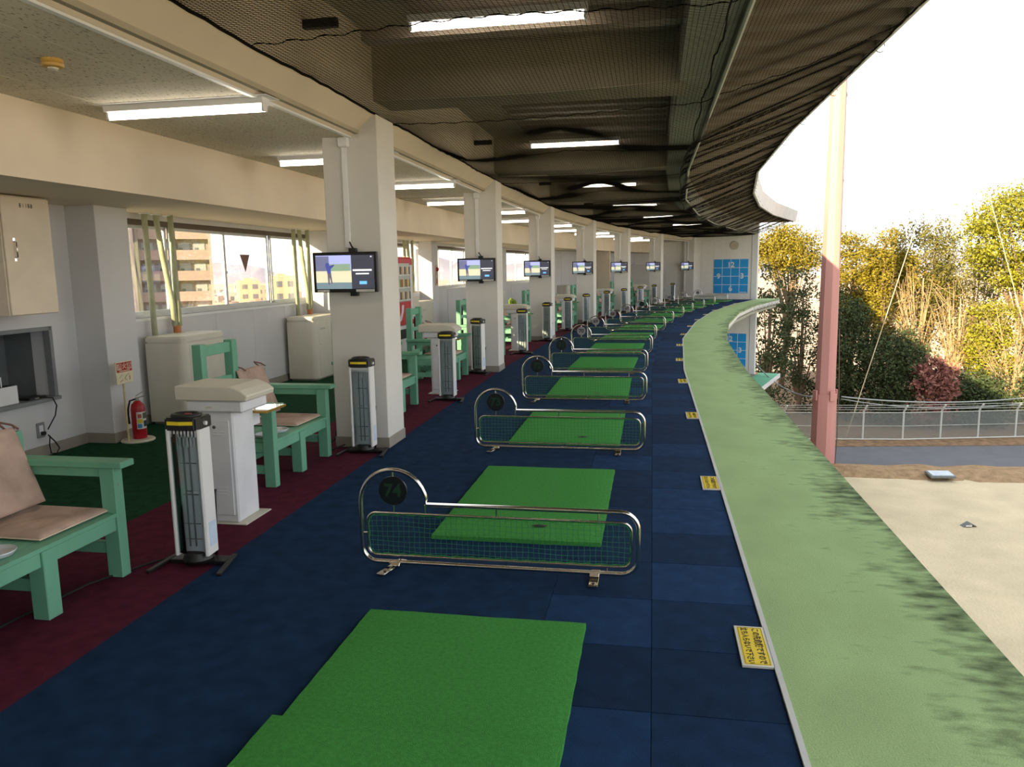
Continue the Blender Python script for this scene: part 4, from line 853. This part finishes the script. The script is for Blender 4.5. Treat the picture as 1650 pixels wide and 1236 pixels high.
def strands(paths, rad):       # paths: list of (n,3) arrays -> three sided tubes
    V_ = []; F_ = []; off = 0
    ang = np.array([0.5, 0.5 + math.tau / 3, 0.5 + 2 * math.tau / 3])
    for p in paths:
        n = len(p); t = np.gradient(p, axis=0); t /= np.linalg.norm(t, axis=1)[:, None]
        x = np.cross(t, [0, 0, 1.0]); x /= np.linalg.norm(x, axis=1)[:, None]; y = np.cross(x, t)
        ring = p[:, None, :] + rad * (np.cos(ang)[None, :, None] * x[:, None, :] + np.sin(ang)[None, :, None] * y[:, None, :])
        V_.append(ring.reshape(-1, 3)); i = np.arange(n - 1)[:, None] * 3; k = np.arange(3)[None, :]; k2 = (k + 1) % 3
        F_.append(np.stack([i + k, i + k2, i + 3 + k2, i + 3 + k], -1).reshape(-1, 4) + off); off += n * 3
    return np.concatenate(V_), np.concatenate(F_)
def np_mesh(name, v, f):
    me = bpy.data.meshes.new(name); me.vertices.add(len(v)); me.vertices.foreach_set('co', v.astype(np.float32).ravel())
    n = f.shape[1]; me.loops.add(f.size); me.loops.foreach_set('vertex_index', f.astype(np.int32).ravel())
    me.polygons.add(len(f)); me.polygons.foreach_set('loop_start', np.arange(0, f.size, n, dtype=np.int32)); me.polygons.foreach_set('loop_total', np.full(len(f), n, dtype=np.int32))
    me.update(calc_edges=True); me.validate(); return me
M_bnet = mat('black_net', C(20, 17, 15), 0.9, var=0.05, spec=0.1)
net = thing('overhead_net', 'black golf net hung in swags under the roof above the bays', 'net')
R_ = np.concatenate([np.linspace(2.95, 0.1, 29), np.linspace(0.05, -1.5, 17)])
def npt(s, r): q = Q(s, r); return (q.x, q.y, net_z(s, r))
def cell(u): return u
for a, b, step in ((-7.0, 8.0, 0.031), (8.0, S_END - 0.1, 0.042)):
    S_ = np.arange(a, b, 0.13); paths = []
    for r in np.arange(-1.5, 2.951, step): paths.append(np.array([npt(s, r) for s in np.append(S_, b)]))
    for s in np.arange(a, b, step): paths.append(np.array([npt(s, r) for r in R_]))
    v, f = strands(paths, 0.0017 if step < 0.04 else 0.0023)
    o = obj('net_mesh', np_mesh('net_mesh', v, f), M_bnet, net, 'stuff')
SS = np.arange(-7.0, S_END, 0.15)
def rope(r, rad, wob, name, m=M_bnet, dz=0.0):
    w = MB(); w.tube([Vector(npt(s, r + wob * math.sin(s * 47))) + Vector((0, 0, dz + wob * math.cos(s * 61))) for s in SS], rad, 5); w.build(name, m, net)
rope(2.945, 0.011, 0.004, 'edge_rope'); rope(0.10, 0.007, 0.012, 'hanging_rope'); rope(-1.5, 0.010, 0.004, 'edge_rope')
for s in [0.05 + 2.67 * k for k in range(-2, 12)]:
    w = MB(); w.tube([npt(s + 0.03 * math.sin(r * 30), r) for r in np.linspace(2.94, -1.48, 90)], 0.0035, 4); w.build('seam_cord', M_bnet, net)
hk = MB()
for s in np.arange(-1.0, 30, 1.9):
    c = Q(s, -1.56, 3.66); hk2 = MB(); hk2.tube([c + Vector((0.05 * math.cos(a), 0.05 * math.sin(a) * 0.3, 0.06 * math.sin(a))) for a in [i / 10 * math.tau * 0.85 for i in range(11)]], 0.005, 5); hk2.build('net_hook', M_steel, net)
# ------------------------------------------------------------------ the ground outside
GZ = -7.1
def pxray(x, y):     # direction of a photo pixel from the camera position
    u, v = x - 825, y - 618; c, s_ = math.cos(ROLL), math.sin(ROLL); u, v = c * u - s_ * v, s_ * u + c * v
    d = (u / 1240, 1.0, -v / 1240); cp_, sp_ = math.cos(PITCH), math.sin(PITCH)
    return Vector((d[0], d[1] * cp_ + d[2] * sp_, -d[1] * sp_ + d[2] * cp_))
def at_y(x, y, Y): d = pxray(x, y); return d * (Y / d.y) + Vector((0, 0, EYE))
def at_ground(x, y, z=GZ): d = pxray(x, y); return d * ((z - EYE) / d.z) + Vector((0, 0, EYE))
M_sand = mat('dry_turf', C(196, 182, 154), 0.95, var=0.10, vs_=0.8, bump=0.8, bs=14, spec=0.1, bdist=0.03)
M_road = mat('asphalt', C(92, 94, 100), 0.85, var=0.10, vs_=1.2, bump=0.2, bs=60)
M_earth = mat('leaf_litter', C(128, 104, 82), 0.95, var=0.35, vs_=3, bump=0.8, bs=10, spec=0.1, bdist=0.05)
M_berm = mat('dry_grass_bank', C(150, 126, 98), 0.95, var=0.25, vs_=3, bump=0.9, bs=9, spec=0.1, bdist=0.06)
M_plain = mat('distant_plain', C(206, 176, 150), 0.95, var=0.3, vs_=0.02)  # peach base colour carries the haze and warm light of the distance
struct('field', MB().prism([(-40, -80), (120, -80), (120, 12), (4, 33.2), (-40, 42)], 'z', GZ - 0.5, GZ), M_sand, 'sandy dry turf of the driving range field', 'field')
bm_ = MB(); n = 90; vs = []; fs = []
for i in range(n + 1):
    x = 4 + i * 0.75; yb = 33.68 - 0.2 * x; yt = 34.35 - 0.118 * x; wob = 0.10 * math.sin(x * 2.3) + 0.06 * math.sin(x * 5.1)
    vs += [(x, yb - 0.25 + wob, GZ - 0.1), (x, yb + 0.1 + wob, GZ + 0.10 + wob), (x, yb + (yt - yb) * 0.4, GZ + 0.22 + 0.5 * wob), (x, yt - 0.2, GZ + 0.14 + 0.4 * wob), (x, yt + 0.3, GZ - 0.1)]
for i in range(n):
    for k in range(4): a = i * 5 + k; fs.append((a, a + 5, a + 6, a + 1))
struct('bank', bm_.add(vs, fs), M_berm, 'low bank of dry grass between field and road', 'bank', smooth='all')
struct('road', MB().prism([(-10, 35.6), (4, 33.76), (80, 24.8), (80, 33.8), (4, 36.68), (-10, 37.4)], 'z', GZ - 0.4, GZ + 0.02), M_road, 'dark asphalt lane behind the field', 'road')
struct('woodland_floor', MB().prism([(-10, 37.3), (4, 36.6), (80, 33.7), (95, 60), (-10, 64)], 'z', GZ - 1.5, GZ + 0.05), M_earth, 'leaf covered ground under the trees', 'ground')
struct('plain', MB().prism([(-4500, -500), (4500, -500), (4500, 4500), (-4500, 4500)], 'z', -34, -30), M_plain, 'sunlit plain of the town far below', 'plain')
hl = MB(); vs = []; fs = []; n = 120
for i in range(n + 1):
    a = math.radians(-62 + 124 * i / n); x = math.sin(a) * 2600; y = math.cos(a) * 2600
    h = 16 + 14 * math.sin(i * 0.37) + 9 * math.sin(i * 0.93 + 1) + 5 * math.sin(i * 2.1)
    vs += [(x * 0.93, y * 0.93, -30), (x, y, h), (x * 1.1, y * 1.1, -30)]
for i in range(n):
    for k in range(2): a = i * 3 + k; fs.append((a, a + 3, a + 4, a + 1))
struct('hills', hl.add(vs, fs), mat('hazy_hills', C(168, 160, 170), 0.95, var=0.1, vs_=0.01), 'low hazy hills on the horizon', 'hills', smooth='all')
t = thing('drain_cover', 'pale flat drain cover on the dry grass bank', 'cover'); c = at_ground(1515, 764, GZ + 0.25); t.location = (c.x, c.y, GZ + 0.25); t.rotation_euler = (0.10, 0, -0.1)
MB().box(-0.42, 0.42, -0.26, 0.26, -0.02, 0.06).build('slab', mat('cover_pale', C(186, 196, 208), 0.5), t, 0.01); MB().box(-0.48, 0.48, -0.32, 0.32, -0.06, 0.02).build('rim', M_niched, t)
t = thing('field_marker', 'small bent dark plate with a white edge lying on the field', 'plate'); c = at_ground(1560, 848); t.location = (c.x, c.y, GZ)
MB().prism([(-0.22, 0.0), (-0.18, 0.0), (0.0, 0.11), (0.20, 0.02), (0.24, 0.02), (0.02, 0.145)], 'y', -0.12, 0.12).build('bent_sheet', M_niched, t); MB().box(-0.15, 0.05, -0.135, -0.12, 0.03, 0.07).build('pale_edge', M_white, t)

# ------------------------------------------------------------------ net pole
M_pole = mat('pole_pink', C(188, 134, 128), 0.7, var=0.08, vs_=1.0, stretch=(3, 3, 0.2))
base = Vector((13.5, 32.75, GZ)); t = thing('net_pole', 'tall pinkish painted steel pole with a thicker bolted base', 'pole', loc=base, rz=0.25)
def octo(r): return [(r * math.cos(math.pi / 8 + k * math.pi / 4), r * math.sin(math.pi / 8 + k * math.pi / 4)) for k in range(8)]
b = MB(); vs = [(x, y, 0) for x, y in octo(0.53)] + [(x, y, 3.2) for x, y in octo(0.50)]; b.add(vs, [tuple(range(8))[::-1], tuple(range(8, 16))] + [(i, (i + 1) % 8, 8 + (i + 1) % 8, 8 + i) for i in range(8)]); b.build('base_section', M_pole, t)
b = MB(); vs = [(x, y, 3.0) for x, y in octo(0.42)] + [(x, y, 26) for x, y in octo(0.24)]; b.add(vs, [tuple(range(8))[::-1], tuple(range(8, 16))] + [(i, (i + 1) % 8, 8 + (i + 1) % 8, 8 + i) for i in range(8)]); b.build('shaft', M_pole, t)
for k in range(8):
    a = k * math.pi / 4; c = Vector((math.cos(a) * 0.50, math.sin(a) * 0.50, 0)); q = Vector((math.cos(a) * 0.40, math.sin(a) * 0.40, 0))
    if k % 2 == 0: MB().bar(c + Vector((0, 0, 2.95)), c + Vector((0, 0, 3.38)), 0.07, 0.26, up=(math.sin(a), -math.cos(a), 0)).build('clamp_plate', M_pole, t, 0.01)
for z in (5.2, 8.6, 12.0, 15.4): MB().tube([(0.40 - 0.006 * z + 0.03, 0, z), (0.40 - 0.006 * z + 0.10, 0, z + 0.15), (0.40 - 0.006 * z + 0.03, 0, z + 0.35)], 0.025, 6).build('step_iron', M_steel, t)
MB().tube([(0.38, -0.36, 0.0), (0.44, -0.34, 1.4), (0.46, -0.30, 3.2), (0.40, -0.22, 6)], 0.02, 6).build('earth_wire', M_bronze, t)

# ------------------------------------------------------------------ boundary fence along the lane
M_fpost = mat('fence_post', C(196, 198, 192), 0.6, var=0.06)
def chain():
    m = bpy.data.materials.new('chain_link'); m.use_nodes = True; nt = m.node_tree; b = nt.nodes['Principled BSDF']; b.inputs['Base Color'].default_value = C(140, 146, 144); b.inputs['Roughness'].default_value = 0.6
    tr = nt.nodes.new('ShaderNodeBsdfTransparent'); mx = nt.nodes.new('ShaderNodeMixShader'); mx.inputs[0].default_value = 0.30
    nt.links.new(tr.outputs[0], mx.inputs[1]); nt.links.new(b.outputs[0], mx.inputs[2]); nt.links.new(mx.outputs[0], nt.nodes['Material Output'].inputs[0]); return m
M_chain = chain()
fn = thing('wire_fence', 'white posted wire mesh fence with barbed wire along the lane', 'fence', loc=(11.7, 38.0, GZ))
FP = [Vector((11.7 + i * 1.9, 38.0 - 0.18 * min(i, 4) + (0.06 * (i - 4) if i > 4 else 0) - 0.05 * max(0, i - 9), 0.0)) for i in range(16)]
FP = [p - Vector((11.7, 38.0, 0)) for p in FP]
for p in FP: MB().tube([p, p + Vector((0, 0, 1.45)), p + Vector((0.06, -0.22, 1.82))], 0.045, 6).build('post', M_fpost, fn)
for a, b in zip(FP[:-1], FP[1:]):
    MB().bar(a + Vector((0, 0, 0.75)), b + Vector((0, 0, 0.75)), 0.006, 1.36).build('mesh_panel', M_chain, fn)
    for z, w in ((1.42, 0.02), (0.75, 0.012), (0.08, 0.035)): MB().tube([a + Vector((0, -0.02, z)), b + Vector((0, -0.02, z))], w, 5).build('rail', M_fpost, fn)
    for k in range(3): o_ = Vector((0.02 * k, -0.07 * (k + 1), 1.45 + 0.125 * (k + 1))); MB().tube([a + o_, b + o_], 0.010, 4).build('barbed_wire', M_fpost, fn)

# ------------------------------------------------------------------ stay wires and cables
M_wire = mat('wire_pale', C(206, 186, 150), 0.5); M_wired = mat('wire_grey', C(150, 156, 156), 0.5)
def wire(a, b, sag, r, m, label, grp=None):
    w = MB(); n = 24; w.tube([a.lerp(b, i / n) - Vector((0, 0, sag * 4 * (i / n) * (1 - i / n))) for i in range(n + 1)], r, 5)
    tag(w.build('stay_wire' if sag < 0.2 else 'cable', m, smooth='all'), label, 'wire', grp)
wire(at_y(1490, 322, 39.0), Vector((*at_y(1362, 700, 37.6).xy, GZ)), 0.0, 0.022, M_wire, 'thin pale stay wire slanting in front of the trees to the right of the pole')
wire(at_y(1588, 292, 38.0), Vector((*at_y(1700, 640, 39.0).xy, GZ)), 0.0, 0.022, M_wire, 'thin pale stay wire slanting across the large tree at the frame edge')
wire(Vector((14.1, 32.5, -4.0)), at_y(1720, 632, 35.0), 0.35, 0.03, M_wired, 'slack grey cable from the pole along the fence')
wire(Vector((14.1, 32.5, -4.1)), at_y(1720, 637, 35.0), 0.5, 0.02, M_wired, 'second slack cable below the first along the fence')
wire(P(31.8, -0.14, -3.1), Vector((12.9, 32.6, -4.0)), 0.35, 0.03, M_wired, 'slack cable from the end wall corner to the pole')

# ------------------------------------------------------------------ trees
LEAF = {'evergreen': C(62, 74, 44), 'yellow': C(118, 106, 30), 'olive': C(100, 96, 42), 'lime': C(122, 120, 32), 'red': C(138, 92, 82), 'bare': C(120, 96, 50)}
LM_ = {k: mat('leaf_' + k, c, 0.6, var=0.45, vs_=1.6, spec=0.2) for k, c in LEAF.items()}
M_bark = mat('bark', C(120, 100, 78), 0.9, var=0.2, vs_=3); M_barkp = mat('bark_pale', C(158, 136, 104), 0.9, var=0.15, vs_=3)
def foliage(cent, sig, per, size):
    n = len(cent) * per; c = np.repeat(cent, per, 0) + RNG.normal(size=(n, 3)) * np.repeat(sig, per)[:, None] * np.array([1, 1, 0.75])
    a = RNG.normal(size=(n, 3)); a /= np.linalg.norm(a, axis=1)[:, None]; b = np.cross(a, RNG.normal(size=(n, 3))); b /= np.linalg.norm(b, axis=1)[:, None]
    L_ = size * RNG.uniform(0.7, 1.3, n)[:, None]
    v = np.stack([c - a * L_ * 0.5, c + b * L_ * 0.28, c + a * L_ * 0.5, c - b * L_ * 0.28], 1).reshape(-1, 3)
    return v, np.arange(n * 4).reshape(-1, 4)
def tree(kind, px, Y, top, bot, hw, label, per=110, nc=101, size=0.17, bare=0.0, pale=False, hollow=0.55, group='trees beyond the fence'):
    tz = at_y(px, top, Y).z; bz = at_y(px, bot, Y).z; x = at_y(px, 500, Y).x; rx = hw / 1240 * math.hypot(x, Y)
    t = thing('shade_tree' if kind != 'bare' else 'bare_tree', label, 'tree', group, loc=(x, Y, GZ - 0.4))
    H0 = tz - (GZ - 0.4); cz = (tz + bz) / 2 - (GZ - 0.4); rz_ = (tz - bz) / 2; cent = []
    while len(cent) < nc:
        p = RNG.uniform(-1, 1, 3); d = np.linalg.norm(p)
        if d > 1 or d < hollow * RNG.random(): continue
        if p[2] < -0.2 and abs(p[0]) > 0.95 + 0.3 * p[2]: continue
        cent.append((p[0] * rx * 0.86, p[1] * rx * 0.7, cz + p[2] * rz_ * 0.9))
    cent = np.array(cent); sig = RNG.uniform(0.26, 0.46, nc) * min(1.2, max(0.5, rx / 2.0))
    if per:
        v, f = foliage(cent, sig, per, size); obj('foliage', np_mesh('foliage', v, f), LM_[kind], t, 'stuff')
    w = MB(); fork = max(1.0, (bz - GZ) * 0.6 + 0.8); r0 = 0.05 + H0 * 0.012; bend = RNG.normal(size=2) * 0.25
    w.tube([(0, 0, 0), (bend[0] * .3, bend[1] * .3, fork * .5), (bend[0], bend[1], fork), (bend[0] * 1.3, bend[1], cz), (bend[0] * 1.2, bend[1], cz + rz_ * 0.6)], r0, 7, rs=[r0 * 1.25, r0, r0 * 0.85, r0 * 0.5, r0 * 0.2])
    w.build('trunk', M_barkp if pale else M_bark, t, smooth='all')
    br = MB(); idx = RNG.permutation(nc)[:18 if kind != 'bare' else 34]
    for i in idx:
        c = cent[i]; s0 = fork * RNG.uniform(0.75, 1.1); m_ = Vector((bend[0], bend[1], s0)).lerp(Vector(c), 0.5) + Vector((0, 0, 0.15 * rz_))
        br.tube([(bend[0] * s0 / fork, bend[1] * s0 / fork, s0), m_, c], r0 * 0.3, 5, rs=[r0 * 0.42, r0 * 0.25, r0 * 0.07])
        if kind == 'bare':
            for q in range(4):
                e = Vector(c) + Vector(RNG.normal(size=3) * np.array([0.6, 0.5, 0.7])); br.tube([m_.lerp(Vector(c), RNG.random()), e], r0 * 0.05, 3, rs=[r0 * 0.12, r0 * 0.04])
    br.build('branches', M_barkp if pale else M_bark, t)
    return t
TREES = [
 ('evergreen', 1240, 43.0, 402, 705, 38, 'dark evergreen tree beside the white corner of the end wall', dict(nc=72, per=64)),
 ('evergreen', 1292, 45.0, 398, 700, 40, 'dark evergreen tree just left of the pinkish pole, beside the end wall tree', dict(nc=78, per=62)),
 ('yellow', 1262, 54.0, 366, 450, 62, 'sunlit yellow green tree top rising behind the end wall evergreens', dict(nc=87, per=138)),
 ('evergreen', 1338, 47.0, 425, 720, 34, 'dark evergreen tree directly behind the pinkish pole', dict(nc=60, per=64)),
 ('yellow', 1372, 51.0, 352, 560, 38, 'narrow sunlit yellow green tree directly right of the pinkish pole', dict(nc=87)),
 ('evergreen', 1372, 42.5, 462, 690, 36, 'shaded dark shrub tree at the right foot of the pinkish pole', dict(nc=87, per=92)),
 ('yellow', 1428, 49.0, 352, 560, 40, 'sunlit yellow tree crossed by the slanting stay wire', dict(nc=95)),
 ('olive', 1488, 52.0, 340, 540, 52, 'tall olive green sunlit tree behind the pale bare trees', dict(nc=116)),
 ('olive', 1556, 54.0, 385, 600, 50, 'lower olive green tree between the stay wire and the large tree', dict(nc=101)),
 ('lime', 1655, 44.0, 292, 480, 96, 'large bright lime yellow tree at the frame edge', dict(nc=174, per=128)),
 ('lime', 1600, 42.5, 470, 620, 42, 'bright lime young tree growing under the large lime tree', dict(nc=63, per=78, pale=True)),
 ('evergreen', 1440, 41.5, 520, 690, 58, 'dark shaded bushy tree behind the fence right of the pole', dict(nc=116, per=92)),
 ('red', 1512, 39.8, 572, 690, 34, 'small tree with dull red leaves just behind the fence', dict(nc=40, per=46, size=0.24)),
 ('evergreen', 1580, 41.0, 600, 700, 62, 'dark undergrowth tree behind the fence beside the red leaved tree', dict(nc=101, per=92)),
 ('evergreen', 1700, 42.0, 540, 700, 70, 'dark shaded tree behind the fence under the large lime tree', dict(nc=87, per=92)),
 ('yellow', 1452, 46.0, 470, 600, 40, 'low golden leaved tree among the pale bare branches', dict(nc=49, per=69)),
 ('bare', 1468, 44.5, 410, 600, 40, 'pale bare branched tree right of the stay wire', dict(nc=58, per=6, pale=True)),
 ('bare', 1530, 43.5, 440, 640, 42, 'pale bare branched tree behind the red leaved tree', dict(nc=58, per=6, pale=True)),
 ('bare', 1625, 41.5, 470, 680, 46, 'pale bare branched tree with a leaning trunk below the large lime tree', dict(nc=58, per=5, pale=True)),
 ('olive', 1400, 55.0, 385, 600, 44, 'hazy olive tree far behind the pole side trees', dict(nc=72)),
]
for k, px, Y, top, bot, hw, lab, kw in TREES: tree(k, px, Y, top, bot, hw, lab, **kw)

# ------------------------------------------------------------------ the town seen through the lounge windows
M_bei = mat('apartment_beige', C(146, 138, 130), 0.85, var=0.05, vs_=0.3); M_peach = mat('apartment_peach', C(148, 130, 122), 0.85, var=0.04, vs_=0.3); M_mauve = mat('apartment_mauve', C(104, 98, 104), 0.85, var=0.05, vs_=0.3)  # facade colours darkened so the block looks less directly lit
M_apw = mat('apartment_window', C(160, 166, 166), 0.35, var=0.1); M_apd = mat('apartment_dark', C(104, 104, 112), 0.5)
t = thing('apartment_block', 'tall beige and mauve apartment block with stacked balconies outside the first window', 'building', loc=(-46.0, 108, -30), rz=0.38)
MB().box(-5.2, 4.4, 1.4, 16, 0, 48).build('beige_wing', M_bei, t)
mv = MB().box(-17, -5.2, -2.5, 12, 0, 48).build('mauve_wing', M_mauve, t)
for k in range(8, 15):
    z = 2.4 + 2.85 * k
    for x0, x1 in ((-4.8, -0.55), (-0.15, 4.1)):
        MB().box(x0, x1, 0.0, 0.18, z, z + 1.15).build('balcony_wall', M_peach, t); MB().box(x0, x1, 0.0, 1.4, z - 0.2, z).build('balcony_slab', M_peach, t)
        for a, b in ((x0 + 0.3, x0 + 1.75), (x0 + 2.3, x0 + 3.75)):
            w = MB().box(a, b, 1.32, 1.42, z + 0.2, z + 2.2).build('window', M_apw, t); MB().box(a + 0.1, a + 0.6, 1.28, 1.33, z + 0.3, z + 1.5).build('pane', M_apd, w)
    for x in (-8.2, -11.6, -15.0):
        w = MB().box(x, x + 1.9, -2.62, -2.5, z + 0.5, z + 2.1).build('window', M_apw, mv); 
        MB().box(x - 0.1, x + 2.0, -2.9, -2.5, z + 2.1, z + 2.25).build('hood', M_apd, mv); MB().box(x - 0.1, x + 2.0, -2.7, -2.5, z + 0.1, z + 0.5).build('spandrel', M_apd, mv)
for x in (-5.0, -0.35, 4.25): MB().box(x - 0.18, x + 0.18, -0.05, 1.4, 0, 48).build('fin', M_bei, t)
TB = [(350, 300, 462, 22, (206, 196, 190)), (368, 260, 472, 20, (226, 214, 200)), (384, 330, 455, 14, (232, 222, 210)), (402, 240, 452, 30, (236, 206, 150)), (424, 300, 462, 18, (214, 168, 130)), (440, 210, 468, 22, (220, 180, 150)), (458, 190, 445, 34, (240, 214, 150)), (482, 260, 458, 20, (214, 176, 150)), (500, 230, 462, 24, (222, 196, 176)), (520, 300, 455, 18, (214, 186, 170)), (360, 180, 488, 26, (206, 150, 120)), (392, 160, 492, 26, (224, 176, 140)), (420, 170, 486, 24, (208, 140, 104)), (445, 150, 494, 24, (216, 160, 126)), (470, 165, 488, 26, (204, 146, 112)), (500, 150, 492, 26, (226, 190, 160)), (340, 220, 478, 20, (226, 190, 168)), (410, 380, 448, 10, (226, 220, 214)), (655, 320, 462, 24, (226, 210, 196)), (680, 260, 468, 22, (220, 200, 186)), (730, 300, 460, 26, (226, 214, 204)), (755, 340, 456, 22, (224, 214, 204)), (835, 360, 455, 20, (226, 216, 206)), (910, 380, 452, 22, (226, 218, 208))]
ADJ = ['slim', 'broad', 'low', 'square', 'stepped', 'narrow']
for i, (px, d, top, wpx, c) in enumerate(TB):
    a = at_y(px, top, d); w = wpx / 1240 * d * 1.05; h = a.z + 30; dp = max(8, w * 0.8)
    where = 'through the first window' if px < 560 else 'through the windows beyond the drinks machine'
    dist = 'near' if d < 200 else ('middle distance' if d < 280 else 'far')
    t = thing('town_building', 'sunlit %s town building, %s row, seen %s' % ('cream' if c[1] > 200 else ('orange' if c[1] < 165 else 'peach'), dist, where), 'building', 'town buildings', loc=(a.x, a.y, -30), rz=math.atan2(-a.x, a.y) * -1 * -1 + 0.25 * math.sin(i * 2.3))
    m_ = mat('town_%d' % i, C(*[0.80 * (0.55 * q + 0.45 * w_) for q, w_ in zip(c, (228, 206, 200))]), 0.85, var=0.06, vs_=0.2); MB().box(-w / 2, w / 2, 0, dp, 0, h).build('block', m_, t)  # pale pink mixed into each base colour to stand for haze
    MB().box(-w * 0.2, w * 0.15, dp * .3, dp * .7, h, h + w * 0.12).build('roof_house', m_, t)
    q = MB(); nz = int(min(10, h / 3)); nx = max(2, int(w / 3.5))
    for r in range(nz):
        for k in range(nx): x = -w / 2 + (k + 0.25) * w / nx; z = h - 2.6 - r * 3.0; q.box(x, x + 0.5 * w / nx, -0.08, 0.0, z, z + 1.4)
    q.build('windows', M_apd, t, kind='stuff')
